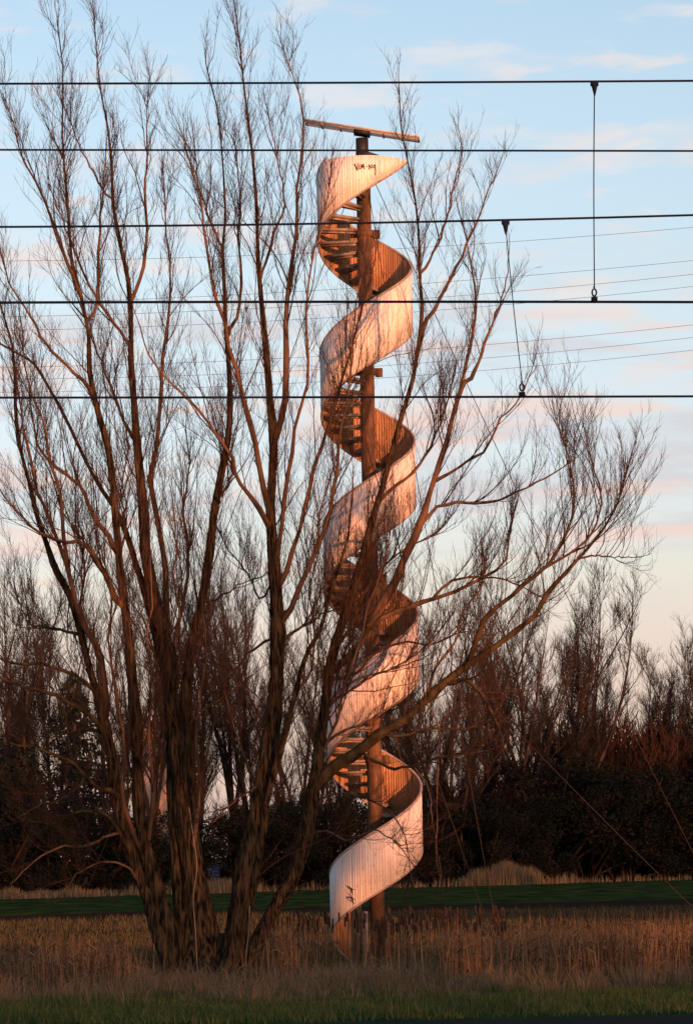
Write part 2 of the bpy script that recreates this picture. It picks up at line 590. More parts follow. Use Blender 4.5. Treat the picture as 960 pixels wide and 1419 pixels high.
u0, z0, hh = -.165, 14.60, .115  # Graffiti letters on the topmost boards
dark_strokes([
    [(u0, z0 + hh), (u0 + .02, z0 + hh * .55)], [(u0 + .008, z0 + hh), (u0 + .052, z0 - .01)], [(u0 + .052, z0 - .01), (u0 + .062, z0 + hh * 1.15)],
    [(u0 + .098, z0 + hh), (u0 + .088, z0 + .01)],
    [(u0 + .118, z0 + .01), (u0 + .132, z0 + hh * .9)], [(u0 + .132, z0 + hh * .9), (u0 + .148, z0 + .035)], [(u0 + .148, z0 + .035), (u0 + .166, z0 + hh * .95)], [(u0 + .166, z0 + hh * .95), (u0 + .186, z0 + .01)],
    [(u0 + .215, z0 + .055), (u0 + .238, z0 + .06)],
    [(u0 + .268, z0 + .005), (u0 + .270, z0 + hh * .85)], [(u0 + .270, z0 + hh * .85), (u0 + .312, z0 + .02)], [(u0 + .312, z0 + .02), (u0 + .320, z0 + hh * .9)],
    [(u0 + .372, z0 + hh * .75), (u0 + .350, z0 + hh * .7), (u0 + .346, z0 + .045), (u0 + .368, z0 + .04)], [(u0 + .378, z0 + hh * .9), (u0 + .388, z0 - .02), (u0 + .380, z0 - .09)],
], 'dark_strokes', .0085)
# a tangle of thin dark strokes low on the first turn
rg = np.random.default_rng(5)
st = []
for k in range(7):
    ux, zz = -.66 + rg.random() * .12, 1.36 + rg.random() * .22
    st.append([(ux, zz), (ux + .05 + .05 * rg.random(), zz - .05 * rg.random()), (ux + .09 + .08 * rg.random(), zz - .05 - .18 * rg.random())])
dark_strokes(st, 'dark_strokes', .005)

MB().tube([(0, 0, -.1), (0, 0, 5), (0, 0, 10), (0, 0, 14.98)], [.140, .136, .134, .132], 20).build('pole', M_rust, tower, True)


def tread_mesh():
    mb = MB()
    prof = []
    a, b = .10, .845
    wi, wo = .055, .145
    t = .022
    v = []
    for z in (-t, t):
        v += [(a, -wi, z), (b, -wo, z), (b, wo, z), (a, wi, z)]
    mb.add(v, np.array([[3, 2, 1, 0], [4, 5, 6, 7], [0, 1, 5, 4], [1, 2, 6, 5], [2, 3, 7, 6], [3, 0, 4, 7]]))
    # turned-down nosing and a rib under the plate
    mb.tube([(a, -wi, -.03), (b, -wo, -.03)], .022, 6)
    mb.tube([(a, 0, -.05), (b - .05, 0, -.035)], .02, 6)
    return mb


tr0 = None
thd = -102.5
k = 0
while thd < TH1 - 25:
    z = zlow(thd) + .13
    if tr0 is None:
        o = tread_mesh().build('tread', M_tread, tower)
        tr0 = o
    else:
        o = tr0.copy(); COL.objects.link(o); o.parent = tower
    o.location = (0, 0, z)
    o.rotation_euler = (0, 0, R(thd))
    thd += 22.5

# brackets that carry the guys
for zb in (13.6, 11.05, 7.25, 3.9):
    mb = MB()
    mb.tube([(0, 0, zb - .06), (0, 0, zb + .06)], .165, 18)
    mb.box((.22, -.02, zb - .02), (.14, .06, .16))
    mb.box((-.21, .05, zb), (.10, .06, .12))
    mb.build('guy_bracket', M_rust, tower)
for zb in (2.4, 5.6, 8.8, 12.0):
    MB().tube([(0, 0, zb - .035), (0, 0, zb + .035)], .172, 20).build('flange', M_rust, tower)

MB().tube([(-.01, 0, 14.98), (-.01, 0, 15.36)], .118, 18).build('mast_stub', M_black, tower, True)
mb = MB()
v = []
for z in (15.02, 15.08):
    v += [(-.13, -.14, z), (.12, -.16, z), (.33, -.06, z - .05), (.33, .12, z - .05), (-.13, .14, z)]
mb.add(v, [np.array([[4, 3, 2, 1, 0], [5, 6, 7, 8, 9]]), np.array([[i, (i + 1) % 5, 5 + (i + 1) % 5, 5 + i] for i in range(5)])])
mb.build('cap_plate', M_black, tower)
roof = empty('roof_board', (0.0, 0, 15.50)); roof.parent = tower
roof.rotation_euler = (R(-3), R(10.4), R(-3))
MB().box((0, 0, 0), (2.10, .36, .020)).build('deck', M_plate, roof)
mb = MB()
mb.box((0, -.191, .006), (2.14, .02, .027)); mb.box((0, .191, .006), (2.14, .02, .027))
mb.box((-1.061, 0, .005), (.02, .361, .025)); mb.box((1.061, 0, .005), (.02, .361, .025))
mb.build('fascia', M_plateedge, roof)
for x in (-.75, -.4, .4, .75):
    MB().box((x, 0, -.024), (.03, .34, .018)).build('batten', M_rim, roof)
MB().box((0, 0, -.045), (.30, .26, .06)).build('head_plate', M_black, roof)

# newel panel at the foot of the stair
MB().box((RB * math.cos(R(TH0)) + .06, RB * math.sin(R(TH0)) - .02, .52), (.12, .05, 1.1), Matrix.Rotation(R(15), 4, 'Z')).build('newel_panel', M_rim, tower)

# guys
tow = np.array([TX, TY, 0])
def guy(a, b, sag):
    a, b = np.array(a), np.array(b)
    t = np.linspace(0, 1, 24)[:, None]
    p = a + (b - a) * t
    p[:, 2] -= (4 * sag * t * (1 - t))[:, 0]
    MB().tube(p - tow, .0075, 5).build('guy_wire', M_guy, tower)
A1, A2, A3 = P(699, GY(58) - 2, 58), P(1035, GY(66), 66), P(78, GY(62), 62)
gt, gm = (TX, TY, 15.05), (TX, TY, 7.25)
guy(gt, A1, .25); guy(gm, A1, .10)
guy(gt, A2, .28); guy(gm, A2, .12)
guy(gt, A3, .25); guy(gm, A3, .12)

# ================================================================== the willow
WD = 55.0
LIMBS = {}
#  key: (points, w0, w1, depth offset at tip, parent, side-shoot density, kind)
def limb(key, pts, w0, w1, dz, parent=None, dens=1.0, kind='limb'):
    LIMBS[key] = (pts, w0, w1, dz, parent, dens, kind)

limb('S3', [(252,1362),(222,1250),(200,1170),(191,1087),(189,1010),(187,967),(182,920),(171,827),(163,750),(157,677),(150,627),(132,553),(125,517),(122,450),(113,410),(103,367),(98,327),(95,285),(90,240),(87,200),(87,133),(86,83),(81,40)], 26, 1.6, -.8, None, 1.15, 'trunk')
limb('S1', [(246,1362),(218,1285),(198,1227),(179,1179),(165,1121),(150,1020),(135,960),(120,912),(99,830),(67,767),(43,680),(25,607),(20,500),(7,440),(-5,400)], 24, 3, -1.6, None, 1.2, 'trunk')
limb('S5', [(285,1362),(272,1270),(262,1200),(250,1100),(241,1000),(238,950),(228,880),(213,820),(200,750),(197,683),(190,620),(187,533),(182,487),(183,420),(172,360),(161,310),(157,277),(157,253),(150,193),(147,157),(138,127),(135,67),(130,15)], 33, 1.6, .6, None, 1.15, 'trunk')
limb('S4', [(272,1362),(246,1230),(240,1120),(236,1000),(226,920),(213,867),(193,793),(177,743),(163,710),(147,687),(127,653),(110,620),(90,580),(67,533),(43,497),(7,480),(-20,465)], 24, 3, 1.2, None, 1.1, 'trunk')
limb('S6', [(305,1362),(290,1280),(272,1200),(263,1130),(258,1050),(255,985),(262,920),(278,845),(288,780),(295,715),(302,675),(316,620),(318,533),(315,467),(310,410),(310,350),(312,290),(308,227),(305,173),(302,143),(287,95)], 29, 1.6, .9, None, 1.0, 'trunk')
limb('R1', [(318,1362),(325,1300),(338,1220),(350,1160),(362,1100),(373,1033),(382,967),(384,900),(381,800),(377,733),(376,667),(379,617),(375,575),(373,533),(370,487),(365,447),(360,400),(357,350),(357,310),(355,267),(348,200),(342,150),(335,100),(332,50),(325,8)], 36, 1.6, -.5, None, 1.1, 'trunk')
limb('R2', [(334,1362),(362,1290),(395,1235),(415,1195),(430,1125),(441,1050),(450,983),(458,920),(477,853),(500,787),(513,733),(523,700),(537,650),(550,600),(567,545),(577,490),(585,440),(585,400),(583,377),(580,330),(577,290),(569,250),(562,210),(555,165),(553,125)], 27, 1.6, 1.1, None, 1.1, 'trunk')
limb('G1', [(326,1362),(338,1280),(352,1220),(361,1160),(375,1090),(392,1030),(405,970),(418,920),(440,880),(452,838),(470,790),(482,740),(488,690)], 20, 3, -1.2, None, 1.1, 'trunk')

limb('S2', [(150,1000),(142,920),(125,880),(108,845),(92,787),(70,723),(53,683),(43,635),(33,590),(25,540)], 13, 3, -2.2, 'S1', 1.2)
limb('S2b', [(92,787),(88,740),(84,690),(70,640),(62,590),(45,545),(35,500),(30,450)], 7, 2, -2.6, 'S2', 1.2)
limb('S7', [(241,960),(234,880),(230,833),(227,767),(217,710),(208,667),(213,633),(218,612),(222,540),(228,487),(234,433),(237,387),(233,340),(230,300),(226,240)], 13, 1.8, 1.6, 'S5', 1.0)
limb('S5b', [(183,418),(197,383),(203,333),(203,300),(200,267),(205,217),(203,175),(206,130)], 7, 1.6, 1.5, 'S5', 1.0)
limb('S3b', [(124,445),(133,420),(136,390),(137,340),(140,300),(143,260),(147,210)], 6, 2, .2, 'S3', 1.0)
limb('S3c', [(113,412),(98,370),(82,330),(70,300),(55,260),(35,225),(20,180),(8,140)], 7, 1.6, -1.8, 'S3', 1.0)
limb('S3d', [(132,550),(112,525),(90,505),(68,480),(50,450),(30,420),(12,390),(2,350)], 7, 2, -2.0, 'S3', 1.1)
limb('S5c', [(182,482),(168,460),(150,435),(138,420),(120,385),(100,340),(88,305),(70,262)], 6, 1.8, 1.4, 'S5', 1.0)
limb('S5d', [(158,282),(140,258),(128,235),(112,205),(100,175),(90,150)], 4, 1.4, .4, 'S5', 1.0)
limb('S5e', [(190,615),(172,585),(160,550),(143,510),(128,470),(110,440)], 6, 2, 1.5, 'S5', 1.0)
limb('L15', [(163,842),(148,800),(128,765),(108,752),(83,750),(55,738),(30,715),(8,690)], 11, 3, -2.4, 'S3', 1.3)
limb('L16', [(165,765),(150,740),(133,720),(113,677),(90,655),(73,643),(53,617),(45,575)], 9, 3, -1.4, 'S3', 1.2)
limb('L10', [(150,1022),(133,1000),(110,982),(67,960),(30,950),(0,937),(-30,920)], 9, 4, -2.4, 'S1', 1.2)
limb('L11', [(135,962),(110,940),(67,923),(27,920),(0,913),(-30,900)], 8, 3, -1.5, 'S1', 1.2)
limb('L12', [(172,1108),(150,1095),(133,1090),(117,1073),(93,1053),(50,1037),(15,1030)], 9, 3, -2.0, 'S1', 1.2)
limb('L13', [(118,1076),(108,1092),(80,1110),(53,1117),(30,1130)], 5, 2, -2.6, 'L12', 1.0)
limb('L14', [(112,880),(90,873),(68,870),(47,867),(33,850),(20,820)], 6, 2, 1.8, 'S1', 1.2)
limb('L17', [(190,1150),(160,1155),(120,1170),(80,1175),(40,1200),(15,1225)], 6, 2, -2.5, 'S3', 1.1)
limb('L18', [(198,1227),(175,1200),(140,1195),(110,1210),(85,1240)], 5, 2, -1.5, 'S1', 1.0)
limb('S6b', [(295,715),(305,690),(318,668),(322,650),(317,635),(308,615),(298,590)], 5, 2, 1.4, 'S6', .9)
limb('S6c', [(310,350),(298,320),(285,290),(276,255),(272,225),(268,190)], 5, 1.5, 1.4, 'S6', 1.0)
limb('S6d', [(316,470),(330,430),(335,380),(330,330),(333,280),(330,235),(325,200)], 6, 1.6, 1.5, 'S6', 1.0)
limb('S8', [(236,930),(246,870),(258,815),(262,760),(255,705),(262,650),(258,600)], 8, 2, 2.0, 'S5', 1.3)

limb('R1b', [(377,612),(390,580),(396,533),(396,450),(400,400),(408,350),(411,300),(411,267),(417,217),(421,187),(418,143),(407,107),(395,75)], 12, 1.6, -1.4, 'R1', 1.0)
limb('R1c', [(378,745),(369,690),(357,640),(352,600),(340,567),(328,513),(318,487),(310,440),(297,400),(286,350),(282,310),(278,270),(265,230),(252,185)], 12, 1.6, -1.8, 'R1', 1.0)
limb('R1d', [(377,740),(360,705),(340,680),(325,655),(318,630),(303,607),(280,573),(260,553),(227,520),(205,490),(195,455)], 9, 2, -2.2, 'R1', .9)
limb('R1e', [(358,390),(372,350),(385,310),(395,285),(388,240),(380,200),(372,160)], 5, 1.5, -.9, 'R1', 1.0)
limb('R6', [(396,870),(417,807),(437,767),(453,727),(463,683),(467,650),(470,605),(480,560),(487,500),(492,440),(500,385)], 10, 1.8, -1.8, 'R1', 1.0)
limb('R7', [(387,820),(407,760),(423,700),(437,643),(453,600),(462,565),(475,520),(490,470),(500,430),(515,385),(523,330)], 9, 1.6, -.9, 'R1', 1.0)
limb('R8', [(383,790),(389,745),(394,700),(400,650),(407,605),(417,563),(425,533),(427,483),(424,433),(428,383),(440,330),(452,285),(458,240)], 9, 1.6, -1.7, 'R1', 1.0)
limb('R9', [(436,1090),(460,1062),(493,1043),(527,1017),(560,995),(590,970),(617,947),(650,920),(690,893),(733,860),(751,843),(757,823),(773,800),(803,772),(833,737),(853,703),(860,680),(872,650),(876,625)], 21, 1.8, -1.6, 'R2', 1.5)
limb('R9b', [(800,775),(827,770),(860,773),(880,772)], 3.5, 1.5, -1.9, 'R9', .9)
limb('R10', [(648,922),(660,890),(672,855),(693,837),(720,815),(745,795),(768,772),(783,740),(796,695),(787,632),(770,580)], 11, 1.6, -2.4, 'R9', 1.45)
limb('R10b', [(752,788),(790,765),(815,745),(830,715),(833,690),(826,660),(815,625),(800,590)], 5, 1.5, -2.2, 'R10', 1.2)
limb('R4', [(455,935),(480,915),(500,890),(517,862),(560,842),(603,830),(640,815),(680,795),(703,770),(705,745),(712,710)], 13, 2.5, .4, 'R2', 1.6)
limb('R4b', [(600,830),(620,808),(650,800),(690,800),(720,812),(745,825)], 5, 2, .2, 'R4', 1.2)
limb('R5', [(505,868),(527,838),(545,810),(563,767),(580,733),(590,707),(597,677),(613,627),(627,590),(631,557),(643,517),(652,480),(657,450),(657,395),(648,345),(636,295)], 15, 1.8, 1.2, 'R4', .9)
limb('R5b', [(632,552),(642,532),(656,518),(673,470),(687,433),(700,395),(703,365)], 8, 1.6, .4, 'R5', .75)
limb('R5c', [(600,668),(622,655),(650,638),(675,620),(690,585),(715,560),(730,530),(740,500)], 6, 1.6, .2, 'R5', .8)
limb('R11', [(578,735),(600,707),(627,697),(670,697),(703,687),(747,667),(773,652),(790,640)], 7, 2, .6, 'R5', 1.1)
limb('R3b', [(577,490),(585,458),(603,427),(623,388),(640,350),(663,300),(677,260),(690,232)], 8, 1.6, 1.8, 'R2', .72)
limb('R3c', [(583,380),(605,340),(620,300),(628,255),(640,220),(638,195)], 5, 1.5, 1.6, 'R2', .75)
limb('R3d', [(513,735),(530,690),(550,672),(572,655),(600,610),(618,560),(628,520)], 7, 2, 1.9, 'R2', 1.0)
limb('R12', [(617,947),(640,943),(660,953),(677,980),(693,1017),(700,1040)], 9, 3, -2.0, 'R9', 1.0)
limb('R13', [(500,1042),(530,1060),(560,1064),(603,1053),(640,1043),(672,1032)], 6, 3, -2.5, 'R9', .8)
limb('R14', [(573,1063),(594,1090),(597,1123),(602,1157),(608,1190),(611,1216)], 3.2, 1.4, -2.6, 'R13', .5)
limb('R15', [(590,972),(606,1000),(607,1050),(605,1110),(605,1180),(612,1225)], 2.6, 1.4, -2.0, 'R9', .4)
limb('R16', [(442,1040),(470,1015),(510,1000),(545,985),(575,962)], 6, 2, .8, 'R2', 1.6)
limb('R17', [(448,985),(480,960),(520,935),(550,925),(580,915)], 5, 2, 1.2, 'R2', 1.6)
limb('R18', [(384,900),(400,880),(425,865),(450,850),(478,842)], 7, 2, 1.4, 'R1', 1.1)
limb('M1', [(365,1085),(340,1100),(315,1120),(295,1140)], 4, 2, -1.2, 'R1', .9)
limb('M2', [(255,1010),(280,985),(310,965),(335,948)], 5, 2, -.8, 'S6', 1.0)
limb('M3', [(280,835),(300,830),(330,812),(360,800)], 4, 1.6, -.8, 'S6', .9)
limb('M4', [(422,1160),(450,1150),(480,1165),(515,1150),(545,1165),(570,1195)], 5, 1.5, -1.6, 'R2', 1.1)
limb('M5', [(430,1120),(460,1100),(500,1105),(540,1125),(560,1160),(572,1225)], 4, 1.4, -1.8, 'R2', 1.1)
limb('M6', [(384,880),(350,900),(325,930),(305,970),(292,1010)], 5, 2, 1.8, 'R1', 1.0)
limb('M7', [(381,800),(362,830),(340,790),(315,760),(295,720)], 4, 1.6, 2.0, 'R1', .9)

limb('N1', [(205,1180),(212,1100),(206,1020),(210,940),(205,880),(212,830),(208,770)], 8, 2, -1.0, 'S3', 1.0)
limb('N2', [(262,1200),(276,1110),(272,1030),(278,960),(286,900),(282,850)], 9, 2, -1.2, 'S5', 1.0)
limb('N3', [(195,1190),(170,1100),(172,1030),(160,960),(150,880),(155,820),(140,760)], 9, 2.5, -1.8, 'S3', 1.1)
limb('N4', [(238,950),(250,900),(248,850),(240,800),(246,760),(240,700)], 5, 2, -.9, 'S5', 1.0)
limb('N5', [(405,970),(430,930),(436,880),(430,820),(440,770)], 5, 2, .8, 'G1', 1.1)
limb('N6', [(455,940),(490,935),(520,905),(560,890),(600,892),(640,875),(672,880)], 6, 2, 1.8, 'R2', 1.2)
limb('P1', [(462,905),(485,870),(500,832),(522,795),(560,762),(600,742),(625,715)], 6, 2, 1.4, 'R2', 1.3)
limb('P2', [(430,1120),(440,1020),(462,965),(495,940),(540,928),(585,900),(618,862)], 7, 2, .6, 'R2', 1.4)
limb('P3', [(441,1050),(468,995),(482,935),(500,885),(512,835),(530,785),(540,740)], 6, 2, -1.0, 'R2', 1.3)
limb('P4', [(455,960),(480,900),(492,850),(520,815),(535,770),(532,725)], 5, 2, 2.0, 'R2', 1.3)
limb('P5', [(590,970),(600,930),(630,890),(640,850),(665,815),(668,770)], 5, 2, -.6, 'R9', 1.2)
limb('P6', [(386,860),(410,830),(425,790),(440,745),(445,700),(460,655)], 5, 2, 1.2, 'R1', 1.2)
limb('P7', [(125,880),(112,830),(118,780),(105,720),(108,660)], 5, 2, .8, 'S1', 1.2)
limb('P8', [(165,780),(175,730),(168,680),(178,620),(170,570)], 4, 2, .8, 'S3', 1.2)
limb('N7', [(179,1179),(150,1130),(110,1125),(70,1140),(35,1135)], 6, 2, -1.2, 'S1', 1.1)
limb('N8', [(150,1020),(120,1010),(85,1015),(50,995),(20,985)], 6, 2, .8, 'S1', 1.2)
limb('N9', [(527,1017),(560,1020),(600,1010),(640,1010),(672,1000),(690,980)], 6, 2, -.6, 'R9', 1.2)

willow = empty('willow_tree', tuple(P(295, GY(WD), WD)),
               'large bare multi-stemmed willow with orange-lit limbs in front of the spiral staircase', 'tree')
WO = np.array(willow.location)
rngw = np.random.default_rng(3)
POLY = {}


def limb_path(key):
    if key in POLY: return POLY[key]
    pts, w0, w1, dz, parent, dens, kind = LIMBS[key]
    pts = np.array(pts, float)
    n = 26 if parent is None else 18
    q = smooth_path(pts, n)
    q[1:-1] += rngw.normal(0, .9, (n - 2, 2))
    if parent is None:
        d0 = WD + rngw.uniform(-.25, .25)
        r_start = None
        d1 = WD + dz
    else:
        pq, pd, pr = limb_path(parent)[:3]
        si, so = np.arange(len(pq)), np.linspace(0, len(pq) - 1, len(pq) * 24)
        pq = np.stack([np.interp(so, si, pq[:, c]) for c in (0, 1)], 1)
        pd = np.interp(so, si, pd)
        j = int(np.argmin(((pq - q[0]) ** 2).sum(1)))
        d0 = pd[j]
        if np.hypot(*(pq[j] - q[0])) > 14: print('SNAP', key, parent, q[0], pq[j])
        q[0] = pq[j]
        d1 = WD + dz
    s = np.linspace(0, 1, n)
    d = d0 + (d1 - d0) * s ** 1.1 + .10 * np.sin(s * 7 + rngw.random() * 6) * s
    wpx = (w0 - w1) * (1 - s) ** (1.45 if parent is None else 1.25) + w1
    if parent is not None: wpx *= .84
    if parent is None:
        wpx *= .92 + .45 * np.exp(-s / .035)
    rad = wpx / 2 / F * d
    rad *= 1 + .07 * np.sin(s * 23 + rngw.random() * 6) + .05 * rngw.normal(0, 1, n)
    P3 = np.array([tuple(P(a, b, c)) for (a, b), c in zip(q, d)])
    POLY[key] = (q, d, rad, P3)
    return POLY[key]


def bark_tube(P3, rad, k=22, n=130):
    """limb with ridged, lumpy bark and a few knots"""
    s0 = np.linspace(0, 1, len(P3)); s = np.linspace(0, 1, n)
    p = np.stack([np.interp(s, s0, P3[:, c]) for c in range(3)], 1)
    for _ in range(2):
        p[1:-1] = (p[:-2] + 2 * p[1:-1] + p[2:]) / 4
    r = np.interp(s, s0, rad)
    t = norm(np.gradient(p, axis=0))
    a = norm(np.cross(t, np.array([[0, 1, 0]]))); b = np.cross(t, a)
    th = np.arange(k) * 2 * PI / k
    L = np.concatenate([[0], np.cumsum(np.linalg.norm(np.diff(p, axis=0), axis=1))])
    ph = rngw.random(8) * 6.28
    S, T = np.meshgrid(L, th, indexing='ij')
    f = 1 + .10 * np.sin(2 * T + S * .7 + ph[0]) * np.exp(-S / 5) + .06 * np.sin(3 * T - S * 1.1 + ph[1]) + .045 * np.sin(7 * T + 1.3 * np.sin(S * 1.7 + ph[2]) + ph[3]) \
        + .035 * np.sin(11 * T + 1.8 * np.sin(S * 2.6 + ph[4])) + .05 * np.sin(S * 5 + 2 * T + ph[5]) + rngw.normal(0, .035, S.shape)
    for _ in range(7):
        ks, kt = rngw.random() * L[-1], rngw.random() * 6.28
        dt = np.angle(np.exp(1j * (T - kt)))
        f += .28 * np.exp(-((S - ks) / .12) ** 2 - (dt / .5) ** 2)
    rr = r[:, None] * f
    v = p[:, None, :] + rr[:, :, None] * (a[:, None, :] * np.cos(th)[None, :, None] + b[:, None, :] * np.sin(th)[None, :, None])
    i = (np.arange(n - 1) * k)[:, None]; j = np.arange(k)[None, :]; j2 = (j + 1) % k
    fq = np.stack([i + j, i + j2, i + k + j2, i + k + j], -1).reshape(-1, 4)
    return v.reshape(-1, 3), [fq, np.arange(k)[None, ::-1], (np.arange(k) + (n - 1) * k)[None, :]]


def make_limbs():
    for key, (pts, w0, w1, dz, parent, dens, kind) in LIMBS.items():
        q, d, rad, P3 = limb_path(key)
        mb = MB()
        if w0 > 14:
            mb.add(*bark_tube(P3 - WO, rad))
        else:
            mb.tube(P3 - WO, rad, 8)
        lo_obj = mb.build(kind, M_bark if kind == 'trunk' else (M_olive if key in ('R9', 'R10', 'R12', 'R13', 'N9', 'L10', 'L11', 'L12', 'L13', 'N7', 'N8') else M_limb), willow, True)
        # side shoots
        seg = np.linalg.norm(np.diff(P3, axis=0), axis=1)
        Ls = seg.sum()
        t0 = .15 if kind == 'trunk' else .12
        nb = max(5, int(Ls * (1 - t0) * 8.0 * dens))
        paths = P3[None]; radii = rad[None]
        p, dr, r, t, idx = sprout(paths, radii, np.array([nb]), t0, 1.0, rngw, (.35, .85), .30, .85)
        L = (.35 + 2.5 * rngw.random(nb) ** 2.0) * (1.0 - .62 * t) * min(1.0, dens)
        low = np.clip((5.0 - p[:, 2]) / 4.0, 0, 1)
        up = 1.5 - 1.7 * low + rngw.normal(0, .3, nb)
        b1 = grow(p, dr, L, 12, up, 1.0, rngw)
        r1 = taper(np.minimum(r * .6, .0030 + .0052 * L), np.full(nb, .0021), 12, .9)
        # the limb's own tip carries on as a long shoot
        tipd = norm(P3[-1:] - P3[-3:-2])
        bt = grow(P3[-1:], tipd, np.array([.5]), 12, np.array([.6]), .4, rngw)
        rt = taper(np.array([rad[-1]]), np.array([.0024]), 12)
        mb = MB()
        mb.tubes(b1 - WO, r1, 4)
        mb.tubes(bt - WO, rt, 4)
        allp = np.concatenate([b1, bt]); allr = np.concatenate([r1, rt])
        LL = np.concatenate([L, [.5]])
        cnt = np.maximum(3, (LL * 10.5).astype(int))
        p, dr, r, t, idx = sprout(allp, allr, cnt, .12, 1.0, rngw, (.35, .8), .22)
        n2 = len(p)
        L2 = (.15 + .85 * rngw.random(n2) ** 1.8) * (.5 + .5 * np.minimum(LL[idx], 1.4)) * (1 - .45 * t)
        lowz = np.clip((4.5 - p[:, 2]) / 4.0, 0, 1)
        b2 = grow(p, dr, L2, 7, 1.1 - 1.0 * lowz, .8, rngw)
        r2 = taper(np.full(n2, .0029), np.full(n2, .0017), 7)
        mb.tubes(b2 - WO, r2, 3, cap=False)
        cnt = np.maximum(1, (L2 * 6.5).astype(int))
        p, dr, r, t, idx = sprout(b2, r2, cnt, .2, .9, rngw, (.35, .75), .15)
        n3 = len(p)
        L3 = .10 + .22 * rngw.random(n3)
        b3 = grow(p, dr, L3, 5, .8, .5, rngw)
        mb.tubes(b3 - WO, taper(np.full(n3, .0021), np.full(n3, .0014), 5), 3, cap=False)
        tw = mb.build('twigs', M_twig, lo_obj)


make_limbs()
vine = smooth_path([tuple(P(a, b, 54.55)) for a, b in [(262, 1118), (268, 1160), (273, 1200), (268, 1245), (271, 1290), (274, 1350)]], 20)
MB().tube(vine - WO, .009, 5).build('vine', M_vine, willow, True)
vine = smooth_path([tuple(P(a, b, 54.5)) for a, b in [(346, 1255), (345, 1290), (341, 1325), (343, 1352)]], 14)
MB().tube(vine - WO, .007, 5).build('vine', M_vine, willow, True)
# root stool: swollen, lobed foot that the stems rise from
mb = MB()
for k in range(9):
    a = k * 2 * PI / 9 + .3
    x, y = .50 * math.cos(a), .28 * math.sin(a)
    mb.tube([(x * 1.25, y * 1.25, -.15), (x * 1.05, y, .12), (x * .85, y * .7, .42), (x * .72, y * .5, .8)], [.24, .20, .15, .07], 8)
mb.build('root_stool', M_bark, willow, True)

# ================================================================== trees across the field
def bare_tree(seed, h, stems, spread, fork, dens=1.0, mt=None, thick=1.0):
    rg = np.random.default_rng(seed)
    root = empty('bare_tree')
    tmb, cmb = MB(), MB()
    f = fork * h
    base = np.array([[0, 0, -.1]])
    n = 16
    tp = np.zeros((1, 6, 3)); tp[0, :, 2] = np.linspace(-.1, f + .3, 6)
    tp[0, 1:, :2] += rg.normal(0, .012 * h, (5, 2)).cumsum(0) * .4
    r0 = .017 * h * thick
    if fork > .02:
        tmb.tubes(tp, taper(np.array([r0]), np.array([r0 * .72]), 6), 8)
        S = np.repeat(tp[:, -2], stems, 0)
    else:
        S = rg.normal(0, .02 * h, (stems, 3)); S[:, 2] = -.1
    a = np.arange(stems) * 2 * PI / stems + rg.random(stems)
    out = spread * rg.uniform(.35, 1.0, stems)
    D = np.stack([np.cos(a) * out, np.sin(a) * out, np.ones(stems)], 1)
    D[0, :2] *= .15
    L = (h - S[:, 2]) * rg.uniform(.72, 1.0, stems); L[0] = h * .97 - S[0, 2]
    st = grow(S, D, L, n, .5, .55, rg)
    rs = taper(np.full(stems, r0 * .52) * rg.uniform(.7, 1, stems), np.full(stems, .014), n)
    tmb.tubes(st, rs, 6)
    nb = (np.full(stems, 30) * dens).astype(int)
    p, d, r, t, idx = sprout(st, rs, nb, .16, 1.0, rg, (.4, .95), .25)
    L1 = h * (.07 + .17 * rg.random(len(p))) * (1.12 - .75 * t)
    b1 = grow(p, d, L1, 8, .9, .7, rg)
    r1 = taper(np.clip(r * .4, .011, .036), np.full(len(p), .009), 8)
    cmb.tubes(b1, r1, 4)
    cnt = np.maximum(3, (L1 / h * 130 * dens).astype(int))
    p, d, r, t, idx = sprout(b1, r1, cnt, .15, 1.0, rg, (.35, .85), .25)
    L2 = h * (.025 + .05 * rg.random(len(p)))
    b2 = grow(p, d, L2, 5, .9, .6, rg)
    cmb.tubes(b2, taper(np.full(len(p), .0105), np.full(len(p), .006), 5), 3, cap=False)
    cnt = np.full(len(p), 3)
    p, d, r, t, idx = sprout(b2, np.full(b2.shape[:2], .01), cnt, .2, 1.0, rg, (.35, .8), .25)
    L3 = h * (.014 + .022 * rg.random(len(p)))
    b3 = grow(p, d, L3, 4, .6, .4, rg)
    cmb.tubes(b3, np.full(b3.shape[:2], .0055), 3, cap=False)
    tmb.build('trunk', M_fartrunk if mt is None else mt, root, True)
    cmb.build('crown', M_fartwig if mt is None else mt, root)
    return root


PROTO = [
    bare_tree(21, 18, 6, .34, .10),
    bare_tree(22, 18, 7, .42, .02, .9),
    bare_tree(23, 18, 4, .22, .2, 1.1),
    bare_tree(24, 18, 6, .50, .16, .95),
]
used = set()
GT = 'bare trees along the far edge of the field'


def place(protos, k, used, px, ytop, d, ph, label, cat, group, wide=1.0, name=None):
    off = {'tree': 11 + (px * 7 + ytop) % 17, 'bush': 13, 'shrub': 5 + (px * 3) % 4, 'spruce': 9}[cat]
    if cat == 'bush' and 'red' in label: off = 17
    d = G(px, 1246 - 27 * px / 960)[1] + off
    z = H + (HY - ytop - (px - CX) * SR) * d / F
    s = z / ph
    o = protos[k] if (id(protos), k) not in used else copy_tree(protos[k])
    used.add((id(protos), k))
    b = P(px, GY(d), d)
    x = (px - CX) / F * d * CR - (GY(d) - HY) / F * SR * d
    o.location = (x + 0.0, d, 0.0)
    o.rotation_euler = (0, 0, (px * 1.37 + ytop * .7) % 6.28)
    o.scale = (s * wide, s * wide, s)
    tag(o, label, cat, group)
    return o


